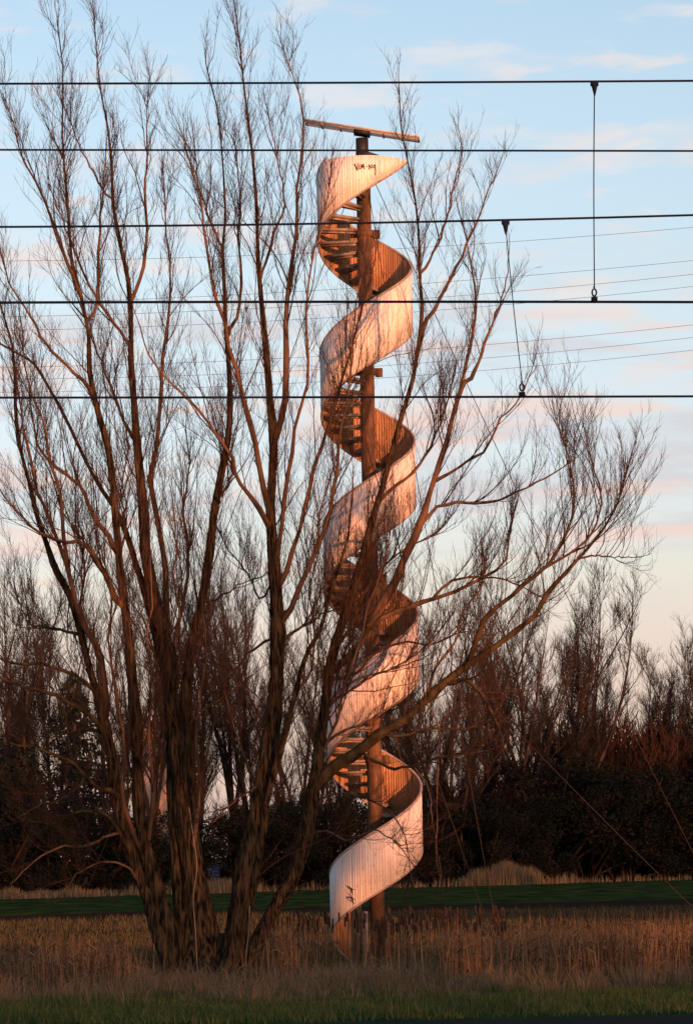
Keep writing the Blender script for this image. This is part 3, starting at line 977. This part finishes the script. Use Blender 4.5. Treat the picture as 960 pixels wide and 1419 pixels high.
BT = [
    (-25, 800, 178, 1, 1.0, 'bare far tree cut by the left frame edge'),
    (24, 790, 188, 0, .9, 'slim bare far tree standing left of the dark spruces at left'),
    (78, 840, 196, 3, 1.0, 'bare far tree directly behind the dark spruces at left'),
    (150, 810, 205, 1, 1.0, 'bare far tree behind the leftmost willow stems'),
    (222, 800, 212, 2, 1.0, 'bare far tree beside the pale gable seen between the willow stems'),
    (272, 775, 205, 0, .9, 'tall bare far tree left in the gap between the two willow stem clusters'),
    (318, 760, 165, 2, .85, 'reddish slender bare tree in the middle of the gap between the willow stem clusters'),
    (348, 800, 208, 3, .9, 'bare far tree just left of the thickest willow stem'),
    (420, 800, 214, 1, 1.0, 'bare far tree behind the leaning right-hand willow stem'),
    (472, 850, 220, 0, 1.0, 'bare far tree directly left of the spiral staircase'),
    (560, 850, 224, 3, 1.0, 'broad bare far tree directly right of the spiral staircase'),
    (588, 860, 206, 3, .9, 'bare far tree just right of the second lowest turn of the staircase'),
    (612, 800, 226, 1, .95, 'bare far tree rising behind the small house with the peach roof'),
    (668, 830, 232, 0, 1.1, 'broad bare far tree over the pale grey shed'),
    (712, 815, 236, 3, 1.0, 'bare far tree left of the tallest far tree on the right'),
    (757, 772, 226, 1, 1.1, 'tallest bare far tree on the right, forked into several reddish stems'),
    (806, 835, 240, 2, 1.1, 'bare far tree under the tip of the long right-hand willow limb'),
    (852, 885, 246, 1, 1.0, 'bare far tree above the red-twigged bush, right of the tallest one'),
    (900, 915, 250, 0, 1.0, 'low bare far tree in the dip of the skyline at right'),
    (932, 890, 246, 3, .9, 'second bare far tree in from the right frame edge'),
    (972, 880, 240, 2, 1.2, 'leaning bare far tree at the right frame edge'),
]
for px, yt, d, k, w, lab in BT:
    place(PROTO, k, used, px, yt, d, 17.6, lab, 'tree', GT, w)


# red-twigged bushes
def bush(seed, mt, h=5.0):
    rg = np.random.default_rng(seed)
    root = empty('twiggy_bush')
    n = 46
    S = rg.normal(0, .10 * h, (n, 3)); S[:, 2] = -.05
    a = rg.random(n) * 2 * PI
    o = rg.random(n) * .75
    D = np.stack([np.cos(a) * o, np.sin(a) * o, np.ones(n)], 1)
    st = grow(S, D, h * rg.uniform(.7, 1.0, n), 10, .2, .45, rg)
    rs = taper(np.full(n, .035), np.full(n, .012), 10)
    MB().tubes(st, rs, 5).build('stems', mt, root, True)
    mb = MB()
    p, d, r, t, i = sprout(st, rs, np.full(n, 26), .15, 1, rg, (.3, .8), .25)
    b = grow(p, d, h * (.08 + .14 * rg.random(len(p))), 6, .7, .5, rg)
    mb.tubes(b, taper(np.full(len(p), .016), np.full(len(p), .01), 6), 3, cap=False)
    p, d, r, t, i = sprout(b, np.full(b.shape[:2], .01), np.full(len(b), 6), .1, 1, rg, (.3, .7), .2)
    b = grow(p, d, h * (.03 + .07 * rg.random(len(p))), 4, .6, .4, rg)
    mb.tubes(b, np.full(b.shape[:2], .0095), 3, cap=False)
    mb.build('twigs', mt, root)
    return root


BUSH = [bush(41, M_redtwig), bush(42, M_redtwig)]
THICK = [bush(43, M_thick), bush(44, M_thick)]
for px, yt, d, k, w, lab in [
    (846, 1000, 236, 0, 1.15, 'largest red-twigged bush under the dip of the skyline at right'),
    (905, 1020, 236, 1, 1.2, 'red-twigged bush right of the largest one'),
    (955, 1015, 236, 0, 1.2, 'red-twigged bush cut by the right frame edge'),
    (792, 1045, 234, 1, 1.1, 'red-twigged bush at the foot of the tallest far tree'),
    (160, 1130, 172, 1, 1.1, 'low orange-brown bush left of the willow foot'),
]:
    place(BUSH, k, used, px, yt, d, 4.8, lab, 'bush', 'red-twigged bushes by the field edge', w)


GK = 'dark leafless thickets along the field edge'
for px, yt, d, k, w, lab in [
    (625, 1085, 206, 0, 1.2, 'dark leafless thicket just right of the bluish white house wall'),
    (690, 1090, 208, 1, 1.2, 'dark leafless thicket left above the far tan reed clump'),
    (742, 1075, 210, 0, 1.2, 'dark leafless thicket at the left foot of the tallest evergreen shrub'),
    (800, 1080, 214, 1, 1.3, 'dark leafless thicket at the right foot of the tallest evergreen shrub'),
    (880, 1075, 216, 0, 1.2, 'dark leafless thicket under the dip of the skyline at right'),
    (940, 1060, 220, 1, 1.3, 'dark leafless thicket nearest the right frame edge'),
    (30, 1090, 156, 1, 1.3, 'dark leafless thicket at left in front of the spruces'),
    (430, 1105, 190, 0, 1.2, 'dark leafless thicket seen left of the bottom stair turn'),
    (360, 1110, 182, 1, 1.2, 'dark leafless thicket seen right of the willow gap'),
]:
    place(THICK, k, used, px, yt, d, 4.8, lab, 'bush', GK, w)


# evergreen shrubs: leaf-sized faces spread through lumpy volumes
def leafy(seed, mt, h=6.0, n=15000, wid=.62):
    rg = np.random.default_rng(seed)
    root = empty('evergreen_shrub')
    nc = 34
    cz = rg.uniform(.12, .92, nc)
    wz = np.sqrt(np.clip(1 - ((cz - .35) / .68) ** 2, .05, 1)) * wid
    a = rg.random(nc) * 2 * PI
    rr = wz * np.sqrt(rg.random(nc))
    C = np.stack([np.cos(a) * rr, np.sin(a) * rr, cz], 1) * h
    cr = h * rg.uniform(.09, .19, nc)
    i = rg.integers(0, nc, n)
    v = norm(rg.normal(0, 1, (n, 3))) * (rg.random(n) ** .45)[:, None] * cr[i][:, None]
    p = C[i] + v
    p[:, 2] = np.abs(p[:, 2])
    s = .085 * rg.uniform(.5, 1.4, n)[:, None]
    u = norm(rg.normal(0, 1, (n, 3))); w = norm(np.cross(u, rg.normal(0, 1, (n, 3))))
    q = np.stack([p - u * s, p + w * s * .5, p + u * s * 1.2, p - w * s * .5], 1)
    MB().add(q.reshape(-1, 3), np.arange(n * 4).reshape(-1, 4)).build('foliage', mt, root)
    mb = MB()
    j = rg.integers(0, nc, 14)
    S = rg.normal(0, .05 * h, (14, 3)); S[:, 2] = -.05
    mb.tubes(np.stack([S, (S + C[j]) * .5 + rg.normal(0, .1, (14, 3)), C[j]], 1), np.tile([.09, .06, .03], (14, 1)), 5)
    mb.build('stems', M_fartrunk, root)
    return root


SHRUB = [leafy(61, M_everg), leafy(62, M_everg, n=17000, wid=.8), leafy(63, M_everg, n=13000, wid=.5)]
GS = 'dark evergreen shrubs at the field edge'
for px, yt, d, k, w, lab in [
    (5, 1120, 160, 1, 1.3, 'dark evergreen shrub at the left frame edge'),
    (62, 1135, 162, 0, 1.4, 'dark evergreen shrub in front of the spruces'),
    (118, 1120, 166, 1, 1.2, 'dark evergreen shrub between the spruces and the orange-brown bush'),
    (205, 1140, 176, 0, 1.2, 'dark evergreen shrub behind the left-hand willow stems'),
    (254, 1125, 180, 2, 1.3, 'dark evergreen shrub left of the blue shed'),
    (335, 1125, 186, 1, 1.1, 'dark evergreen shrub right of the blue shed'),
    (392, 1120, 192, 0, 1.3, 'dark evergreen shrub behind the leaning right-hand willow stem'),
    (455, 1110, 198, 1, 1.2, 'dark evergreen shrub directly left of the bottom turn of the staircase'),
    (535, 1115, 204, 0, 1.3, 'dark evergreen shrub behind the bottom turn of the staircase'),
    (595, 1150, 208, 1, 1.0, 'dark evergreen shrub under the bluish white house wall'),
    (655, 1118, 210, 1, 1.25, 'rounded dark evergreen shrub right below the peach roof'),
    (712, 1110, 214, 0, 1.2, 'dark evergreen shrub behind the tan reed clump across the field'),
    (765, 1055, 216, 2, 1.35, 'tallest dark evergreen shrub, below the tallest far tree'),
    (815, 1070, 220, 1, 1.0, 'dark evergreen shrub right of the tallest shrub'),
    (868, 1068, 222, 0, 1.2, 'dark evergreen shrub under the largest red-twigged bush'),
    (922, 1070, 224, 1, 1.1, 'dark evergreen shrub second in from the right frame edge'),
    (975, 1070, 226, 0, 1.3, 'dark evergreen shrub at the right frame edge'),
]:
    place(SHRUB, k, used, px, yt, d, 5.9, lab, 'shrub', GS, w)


# spruces
def spruce(seed, h=11.0):
    rg = np.random.default_rng(seed)
    root = empty('spruce_tree')
    MB().tube([(0, 0, -.1), (.03, 0, h * .5), (0, .02, h)], [.2, .12, .02], 8).build('trunk', M_fartrunk, root, True)
    n = 190
    z = h * (.06 + .93 * np.sort(rg.random(n)))
    a = rg.random(n) * 2 * PI
    L = (h - z) * .36 * rg.uniform(.65, 1.1, n) + .15
    S = np.stack([np.zeros(n), np.zeros(n), z], 1)
    D = np.stack([np.cos(a), np.sin(a), np.full(n, .15)], 1)
    b = grow(S, D, L, 7, -.9, .25, rg)
    mb = MB()
    mb.tubes(b, taper(np.full(n, .035), np.full(n, .01), 7), 4)
    cnt = np.maximum(6, (L * 16).astype(int))
    p, d, r, t, i = sprout(b, np.full(b.shape[:2], .02), cnt, .15, 1, rg, (.7, 1.3), -.25)
    m = len(p)
    ll = .18 + .30 * rg.random(m)
    e = p + d * ll[:, None]; e[:, 2] -= .22 * ll
    w = norm(np.cross(d, rg.normal(0, 1, (m, 3)))) * .06
    mid = (p + e) / 2
    mb.add(np.stack([p, mid + w, e, mid - w], 1).reshape(-1, 3), np.arange(m * 4).reshape(-1, 4))
    mb.build('foliage', M_spruce, root)
    return root


SPR = [spruce(71), spruce(72)]
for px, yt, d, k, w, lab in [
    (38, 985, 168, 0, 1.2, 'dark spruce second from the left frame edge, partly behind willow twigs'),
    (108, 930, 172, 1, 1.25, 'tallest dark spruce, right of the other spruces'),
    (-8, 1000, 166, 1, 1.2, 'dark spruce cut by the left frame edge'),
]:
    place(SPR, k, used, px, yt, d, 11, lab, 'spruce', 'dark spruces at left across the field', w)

# ================================================================== houses beyond the trees
M_peach = mat('peach plaster', (0.42, 0.30, 0.22), .9, (0.54, 0.40, 0.30), .8)
M_bwall = mat('bluish white plaster', (0.30, 0.34, 0.38), .9, (0.38, 0.42, 0.46), .8)
M_roof = mat('clay roof', (0.28, 0.15, 0.11), .9, (0.36, 0.20, 0.14), 3)
M_grey = mat('pale grey sheet', (0.24, 0.27, 0.30), .8, (0.30, 0.33, 0.36), 2)
M_glass = mat('dark window glass', (0.02, 0.025, 0.03), .15, spec=.6)
M_blue = mat('blue painted boards', (0.02, 0.05, 0.15), .7, (0.03, 0.07, 0.19), 3)


def house(name, x, d, w, dep, hw, hr, mw, mr, label, cat, gable_front=False, wins=(), doorx=None):
    root = empty(name, (x, d, 0), label, cat)
    MB().box((0, 0, hw / 2 - .1), (w, dep, hw + .2)).build('wall', mw, root)
    mb = MB()
    ov = min(.25, .05 * w)
    if gable_front:
        v = [(-w / 2 - ov, -dep / 2 - ov, hw), (w / 2 + ov, -dep / 2 - ov, hw), (0, -dep / 2 - ov, hw + hr),
             (-w / 2 - ov, dep / 2 + ov, hw), (w / 2 + ov, dep / 2 + ov, hw), (0, dep / 2 + ov, hw + hr)]
    else:
        v = [(-w / 2 - ov, -dep / 2 - ov, hw), (-w / 2 - ov, dep / 2 + ov, hw), (-w / 2 - ov, 0, hw + hr),
             (w / 2 + ov, -dep / 2 - ov, hw), (w / 2 + ov, dep / 2 + ov, hw), (w / 2 + ov, 0, hw + hr)]
    v = [(a, b, c + .004) for a, b, c in v]
    mb.add(v, [np.array([[0, 1, 2], [3, 5, 4]]), np.array([[0, 3, 4, 1], [1, 4, 5, 2], [2, 5, 3, 0]])])
    rf = mb.build('roof', mr, root)
    if gable_front:
        g = MB()
        g.add([(-w / 2, -dep / 2 - ov - .01, hw), (w / 2, -dep / 2 - ov - .01, hw), (0, -dep / 2 - ov - .01, hw + hr * .92)], np.array([[0, 1, 2]]))
        g.build('gable', mw, root)
    for wx, wz in wins:
        MB().box((wx, -dep / 2 - .03, wz), (1.1, .06, 1.3)).build('window', M_glass, root)
    if doorx is not None:
        MB().box((doorx, -dep / 2 - .03, 1.05), (1.0, .06, 2.1)).build('door', M_glass, root)
    return root


X_ = lambda px, py, d: P(px, py, d).x
house('house', X_(219, 1100, 240), 240, 2.1, 9, 10.5, 1.8, M_peach, M_roof, 'tall narrow sunlit peach gable glimpsed between the left willow stems', 'house', True, [])
house('house', X_(588, 1130, 250), 250, 3.4, 6, 6.8, .6, M_bwall, M_grey, 'bluish white house wall just right of the bottom turn of the staircase', 'house', False, [(-.8, 2.2), (.8, 2.2), (-.8, 5), (.8, 5)])
house('house', X_(660, 1110, 262), 262, 4.4, 6, 5.2, 1.5, M_bwall, M_roof, 'small house with a peach clay roof over the rounded evergreen shrub', 'house', False, [(-1.2, 3.6), (1.2, 3.6)])
house('shed', X_(708, 1120, 260), 260, 4.0, 5, 5.0, .9, M_grey, M_grey, 'pale grey sheet-clad shed right of the peach-roofed house', 'shed', False, [], 0)
house('shed', X_(292, 1200, 203), 203, 1.15, 2.0, 1.38, .25, M_blue, M_blue, 'small blue shed framed by the gap between the willow stem clusters', 'shed', False, [], None)

# ================================================================== wires over the railway
def wire_px(pts, d, r, name, parent=None, x0=-700, x1=1660, n=24, origin=(0, 0, 0)):
    p = np.array(pts, float)
    c = np.polyfit(p[:, 0], p[:, 1], min(2, len(p) - 1))
    xs = np.linspace(x0, x1, n)
    q = np.array([tuple(P(x, np.polyval(c, x), d)) for x in xs]) - np.array(origin)
    return MB().tube(q, r, 8).build(name, M_wire, parent, True), c


def clamp_top(px, py, d, parent, origin, s=1.0):
    a = np.array(P(px, py, d)) - origin
    k = d / F * s
    mb = MB()
    mb.box(a + np.array([0, 0, -2.5 * k]), (11 * k, .03, 5 * k))
    mb.tube([a + np.array([0, 0, -4 * k]), a + np.array([0, 0, -13 * k]), a + np.array([0, 0, -19 * k])], [4.6 * k, 2.4 * k, .9 * k], 8)
    return mb.build('clamp', M_wire, parent)


def clamp_bottom(px, py, d, parent, origin):
    a = np.array(P(px, py, d)) - origin
    k = d / F
    mb = MB()
    mb.box(a + np.array([0, 0, 3 * k]), (8.5 * k, .03, 7 * k))
    t = np.linspace(0, 2 * PI, 13)
    mb.tube([a + np.array([3 * k * math.sin(x), 0, 13 * k - 5 * k * math.cos(x)]) for x in t], 1.3 * k, 6)
    mb.tube([a + np.array([0, 0, 17 * k]), a + np.array([0, 0, 22 * k])], 1.4 * k, 6)
    return mb.build('clamp', M_wire, parent)


DA, DB = 20.8, 25.1
for (lab, d, mp, cp, xt, xb) in [
    ('overhead line pair with the straight upright dropper wire at right', DA,
     [(0, 116), (480, 114.6), (960, 112)], [(0, 419.3), (480, 418.2), (960, 418.6)], 823, 823),
    ('overhead line pair with the slanting dropper wire amid the right-hand willow twigs', DB,
     [(0, 314.5), (320, 311.6), (580, 307.6), (960, 298)], [(0, 551), (480, 550.4), (960, 549.2)], 700, 723)]:
    o = P(480, 300, d)
    root = empty('overhead_line', tuple(o), lab, 'overhead line', 'overhead line pairs above the railway')
    oo = np.array(o)
    _, c1 = wire_px(mp, d, 1.55 * d / F, 'messenger_wire', root, origin=oo)
    _, c2 = wire_px(cp, d, 1.85 * d / F if d < 22 else 1.6 * d / F, 'contact_wire', root, origin=oo)
    yt, yb = np.polyval(c1, xt), np.polyval(c2, xb)
    a, b = np.array(P(xt, yt + 8, d)) - oo, np.array(P(xb, yb - 20, d)) - oo
    mid = (a + b) / 2 + np.array([-.004, 0, 0])
    q = smooth_path([a, mid + (0 if xt == xb else 1) * np.array([.004, 0, -.05]), b], 10)
    dr = MB().tube(q, .0037, 6).build('dropper', M_wire, root, True)
    clamp_top(xt, yt + 1, d, dr, oo)
    clamp_bottom(xb, yb, d, dr, oo)
o, _ = wire_px([(0, 207.6), (480, 208.4), (960, 209.2)], 23.0, 1.4 * 23.0 / F, 'feeder_wire')
tag(o, 'single level overhead wire crossing the staircase just under its roof board', 'overhead wire')

# far power lines, sagging to the left
HVD = 320.0
HV = [
    ([(0, 361), (290, 358), (707, 333), (960, 316)], 'faintest and topmost of the distant power cables at right'),
    ([(0, 420), (300, 413), (640, 386), (960, 362)], 'distant power cable second from the top, above the upright dropper foot'),
    ([(0, 438), (300, 433), (640, 407), (960, 381)], 'distant power cable third from the top'),
    ([(0, 457), (300, 452), (640, 424), (960, 398)], 'distant power cable just above the lower dropper clamp at right'),
    ([(0, 508), (300, 503), (679, 475), (960, 451)], 'distant power cable first below the long contact wire at right'),
    ([(0, 525), (300, 520), (686, 494), (960, 468)], 'distant power cable second below the long contact wire at right'),
    ([(0, 543), (300, 538), (675, 511), (960, 486)], 'lowest of the distant power cables at right'),
]
for pts, lab in HV:
    p = np.array(pts, float)
    c = np.polyfit(p[:, 0], p[:, 1], 2)
    xs = np.linspace(-60, 1060, 20)
    q = np.array([tuple(P(x, np.polyval(c, x), HVD)) for x in xs])
    o = MB().tube(q, .021, 5).build('power_cable', M_cable)
    tag(o, lab, 'power cable', 'distant power cables behind the tree')

# ================================================================== reeds and grass
def field_noise(x, y, seed, sc=1.0):
    rg = np.random.default_rng(seed)
    s = np.zeros_like(x)
    for k in range(9):
        a = rg.random() * 2 * PI; f = sc * rg.uniform(.25, 1.6)
        s += np.sin((x * math.cos(a) + y * math.sin(a)) * f + rg.random() * 6.28) / (1 + .4 * k)
    return s / 2.2


def blades(mb, x, y, h, w, lean, rg, mat=0, z0=0.0):
    n = len(x)
    az = rg.random(n) * 2 * PI
    la = rg.random(n) * 2 * PI
    side = np.stack([np.cos(az), np.sin(az) * .4, np.zeros(n)], 1) * w[:, None] / 2
    ld = np.stack([np.cos(la), np.sin(la), np.zeros(n)], 1) * (lean * h)[:, None]
    b = np.stack([x, y, np.full(n, z0 - .02)], 1)
    zz = np.zeros((n, 3)); zz[:, 2] = 1
    m1 = b + zz * (h * .5)[:, None] + ld * .3
    tp = b + zz * h[:, None] + ld
    v = np.stack([b - side, b + side, m1 + side * .8, m1 - side * .8, tp], 1)
    i = np.arange(n)[:, None] * 5
    mb.add(v.reshape(-1, 3), [i + np.array([[0, 1, 2, 3]]), i + np.array([[3, 2, 4]])], mat)


def scatter(n, y0, y1, rg, margin=1.12, pw=1.0):
    y = y0 + (y1 - y0) * rg.random(n) ** pw
    x = (rg.random(n) - .5) * 2 * (490 / F) * y * margin
    return x, y


M_reed = mat('dry reed', (0.22, 0.125, 0.07), .9, island=[(0.04, 0.028, 0.018), (0.14, 0.085, 0.045), (0.30, 0.20, 0.105), (0.13, 0.065, 0.034)], trans=.3, spec=0.05)
M_cat = mat('bulrush head', (0.035, 0.018, 0.012), .95)
M_straw = mat('bleached dead grass', (0.26, 0.18, 0.10), .9, island=[(0.085, 0.068, 0.042), (0.22, 0.18, 0.11), (0.14, 0.11, 0.06)], trans=.3, spec=0.05)
M_grass = mat('green grass blade', (0.03, 0.06, 0.015), .8, island=[(0.020, 0.046, 0.012), (0.050, 0.094, 0.026), (0.13, 0.13, 0.06)], trans=.25, spec=0.05)
M_rushg = mat('dull sedge', (0.09, 0.07, 0.04), .9, island=[(0.028, 0.032, 0.017), (0.085, 0.075, 0.042)], trans=.25, spec=0.05)

rg = np.random.default_rng(101)
mb = MB()
x, y = scatter(36000, 50.5, 70, rg, pw=1.3)
keep = field_noise(x, y, 1, 1.5) > rg.normal(-.02, .36, len(x))
wx0, wy0 = willow.location.x, willow.location.y
keep &= ~((np.abs(x - wx0) < 1.25 + .3 * rg.normal(0, 1, len(x))) & (y < 56.2))
keep &= ~((np.abs(x - TX + .25) < 1.15) & (y < 60.8) & (rg.random(len(x)) < .86))
keep &= (x > -1.0) | (rg.random(len(x)) < .62)
x, y = x[keep], y[keep]
h = .92 * (1 - .6 * np.clip((y - 57) / 8, 0, 1)) * (1 + .26 * field_noise(x, y, 2, .8)) * rg.uniform(.55, 1.22, len(x))
pxx = CX + x / y * F
h *= 1 + .34 * np.exp(-((pxx - 615) / 85) ** 2) * np.clip(field_noise(x, y, 33, 3.0) + .6, 0, 1)
h *= np.where(x < -1.6, .88, 1.0) * (1 + .25 * np.clip(field_noise(x, y, 3, 2.6), -1, 1.2))
h = np.minimum(h, rg.uniform(.72, 1.28, len(x)))
blades(mb, x, y, h, rg.uniform(.010, .022, len(x)), rg.uniform(.02, .22, len(x)), rg)
# bent leaves hanging from the stems
s = rg.random(len(x)) < .5
xs, ys, hs = x[s], y[s], h[s]
n = len(xs)
la = rg.random(n) * 2 * PI
b = np.stack([xs, ys, hs * rg.uniform(.3, .8, n)], 1)
dv = np.stack([np.cos(la), np.sin(la), np.zeros(n)], 1)
ln = rg.uniform(.12, .35, n)[:, None]
upv = np.array([[0, 0, 1]])
sd = np.cross(dv, upv) * .008 + upv * .006
mid = b + dv * ln * .45 + upv * ln * .25
tip = b + dv * ln - upv * ln * .10
mb.add(np.stack([b - sd, b + sd, mid + sd, mid - sd, tip], 1).reshape(-1, 3), [np.arange(n)[:, None] * 5 + np.array([[0, 1, 2, 3]]), np.arange(n)[:, None] * 5 + np.array([[3, 2, 4]])])
# brown bulrush heads in the stretch right of the stair foot
nh = 230
yy = rg.uniform(54, 63, nh)
pxh = np.where(rg.random(nh) < .7, rg.uniform(530, 700, nh), rg.uniform(360, 530, nh))
xx = (pxh - CX) / F * yy
zz = rg.uniform(.70, .98, nh)
pa = np.zeros((nh, 4, 3))
tl = rg.normal(0, .02, (nh, 2))
for q_, dzz in enumerate((0, .02, .16, .18)):
    pa[:, q_, 0] = xx + tl[:, 0] * q_ / 3; pa[:, q_, 1] = yy + tl[:, 1] * q_ / 3; pa[:, q_, 2] = zz + dzz
mb.tubes(pa, np.tile([.006, .017, .017, .004], (nh, 1)), 6, 1)
ps = np.zeros((nh, 2, 3)); ps[:, 0] = np.stack([xx, yy, np.zeros(nh)], 1); ps[:, 1] = pa[:, 0]
mb.tubes(ps, np.full((nh, 2), .005), 4, 0)
o = mb.build('reed_bed', [M_reed, M_cat])
tag(o, 'dry orange-brown reeds and bulrushes round the stair foot and the willow', 'reeds', kind='stuff')

mb = MB()
def tufts(nt, per, y0, y1, hlo, hhi, spread, rg, fseed, thr):
    cx, cy = scatter(nt, y0, y1, rg)
    k = field_noise(cx, cy, fseed, 1.6) > rg.normal(thr, .5, nt)
    cx, cy = cx[k], cy[k]
    i = np.repeat(np.arange(len(cx)), per)
    n = len(i)
    sz = rg.uniform(.6, 1.35, len(cx))[i]
    a = rg.random(n) * 2 * PI; q = np.sqrt(rg.random(n)) * spread * sz
    x, y = cx[i] + np.cos(a) * q, cy[i] + np.sin(a) * q
    h = rg.uniform(hlo, hhi, n) * sz
    ln = rg.uniform(.15, .8, n) * (.4 + q / spread) * h
    w = rg.uniform(.006, .014, n)
    z = np.zeros(n)
    o = np.stack([np.cos(a), np.sin(a), z], 1)
    az = rg.random(n) * 2 * PI
    side = np.stack([np.cos(az), np.sin(az) * .4, z], 1) * w[:, None] / 2
    b = np.stack([x, y, z - .02], 1)
    up = np.array([[0, 0, 1.0]])
    m = b + up * (h * .62)[:, None] + o * (ln * .35)[:, None]
    t = b + up * (h * rg.uniform(.75, 1.0, n))[:, None] + o * ln[:, None]
    i5 = np.arange(n)[:, None] * 5
    return np.stack([b - side, b + side, m + side * .8, m - side * .8, t], 1).reshape(-1, 3), [i5 + np.array([[0, 1, 2, 3]]), i5 + np.array([[3, 2, 4]])]


mb.add(*tufts(900, 26, 48.6, 53.5, .18, .5, .16, rg, 5, -.15))
mb.add(*tufts(420, 30, 46.4, 50.0, .12, .38, .15, rg, 15, .25))
mb.add(*tufts(160, 34, 54.0, 54.8, .2, .5, .16, rg, 16, -.4))
o = mb.build('dead_grass', M_straw)
tag(o, 'bleached dead grass tufts along the front of the reeds', 'grass', kind='stuff')

mb = MB()
mb.add(*tufts(1300, 20, 42.2, 49.6, .08, .22, .13, rg, 8, -.1))
x, y = scatter(40000, 40.6, 50.2, rg)
d_ = np.clip((y - 41.25 - x * .04 - .25 * field_noise(x, y, 81, 2.0)) / .9, 0, 1) * (1 - np.clip((y - 48.8 - .5 * field_noise(x, y, 82, 1.2)) / 1.2, 0, 1))
keep = rg.random(len(x)) < d_ * (.75 + .25 * field_noise(x, y, 8, 1.5))
x, y = x[keep], y[keep]
blades(mb, x, y, rg.uniform(.07, .20, len(x)) * (1 + .35 * field_noise(x, y, 9, 1.4)), rg.uniform(.008, .015, len(x)), rg.uniform(.1, .8, len(x)), rg)
o = mb.build('verge_grass', M_grass)
tag(o, 'dark green grass strip along the bottom of the picture', 'grass', kind='stuff')

mb = MB()
x, y = scatter(30000, 66, 118, rg)
k_ = y < de(x) - 1.5 + wob(x, 1.0)
x, y = x[k_], y[k_]
blades(mb, x, y, rg.uniform(.06, .24, len(x)) * (1 + .4 * field_noise(x, y, 12, .6)), rg.uniform(.02, .04, len(x)), rg.uniform(.1, .5, len(x)), rg)
o = mb.build('meadow_grass', M_rushg)
tag(o, 'dull brown meadow grass between the reeds and the ditch', 'grass', kind='stuff')

# tan reeds in front of the far shrubs
mb = MB()
n = 9000
pxr = np.concatenate([rg.uniform(-20, 980, n // 5), rg.normal(700, 30, n // 2), rg.normal(60, 50, n // 6), rg.normal(305, 26, n - n // 5 - n // 2 - n // 6)])
dd = 0
xx = np.empty(n); yy = np.empty(n)
for it in range(1):
    xa, da = G(0, 1246)
    xb, db = G(960, 1219)
    q_ = (db - da) / (xb - xa)
    sl = (pxr - CX) / F
    yy = (da - q_ * xa) / (1 - q_ * sl) + rg.uniform(-3, 6, n)
    xx = sl * yy - .019 * H
hh = rg.uniform(.25, .8, n) * (.8 + .3 * np.sin(pxr * .11) * np.sin(pxr * .037 + 1) + 1.15 * np.exp(-((pxr - 700) / 55) ** 4) + .55 * np.exp(-((pxr - 305) / 40) ** 4))
blades(mb, xx, yy, hh, rg.uniform(.04, .09, n), rg.uniform(.02, .2, n), rg)
o = mb.build('far_reeds', M_straw)
tag(o, 'tan reeds along the far edge of the green field', 'reeds', kind='stuff')

# ================================================================== unseen leaf screens added towards the low sun to cast shade into view
qv, av = np.array([-to_sun.y, to_sun.x, 0]) , np.array([-to_sun.x, -to_sun.y, 0])
qv, av = norm(qv), norm(av)


def screen(name, q0, q1, a, hf, n, leaf, thick, label, seed, mt):
    rg = np.random.default_rng(seed)
    q = rg.uniform(q0, q1, n)
    hh = hf(q)
    hh = hh * (1 + .10 * np.sin(q * 1.9 + 1) + .07 * np.sin(q * 4.3) + .05 * np.sin(q * 9.1))
    z = hh * rg.random(n) ** 1.25
    aa = a + rg.normal(0, thick, n)
    p = q[:, None] * qv + aa[:, None] * av
    p[:, 2] = z
    s = leaf * rg.uniform(.5, 1.3, n)[:, None]
    u = norm(rg.normal(0, 1, (n, 3))); w = norm(np.cross(u, rg.normal(0, 1, (n, 3))))
    qd = np.stack([p - u * s, p + w * s * .5, p + u * s * 1.2, p - w * s * .5], 1)
    o = MB().add(qd.reshape(-1, 3), np.arange(n * 4).reshape(-1, 4)).build(name, mt)
    tag(o, label, 'hedge', kind='stuff')


QT = TX * qv[0] + TY * qv[1]
screen('hedge', QT - 57, QT - .9, -32, lambda q: np.where(q < QT - 2.2, 12.8, 7.8), 24000, .30, 1.0, 'tall loose hedge beyond the railway on the sunny side', 5, M_everg)
screen('hedge', QT - .9, QT + 22, -32, lambda q: np.where(q < QT + .95, 8.8, 5.9 + .7 * np.sin(q * 2.6)), 7000, .30, .9, 'lower gappy hedge beyond the railway on the sunny side', 6, M_everg)
screen('far_shade_screen', QT + 22, 175, 22, lambda q: 20.5 + q * .01, 27000, .55, 2.5, 'dense wood to the right of the field, outside the frame', 7, M_everg)
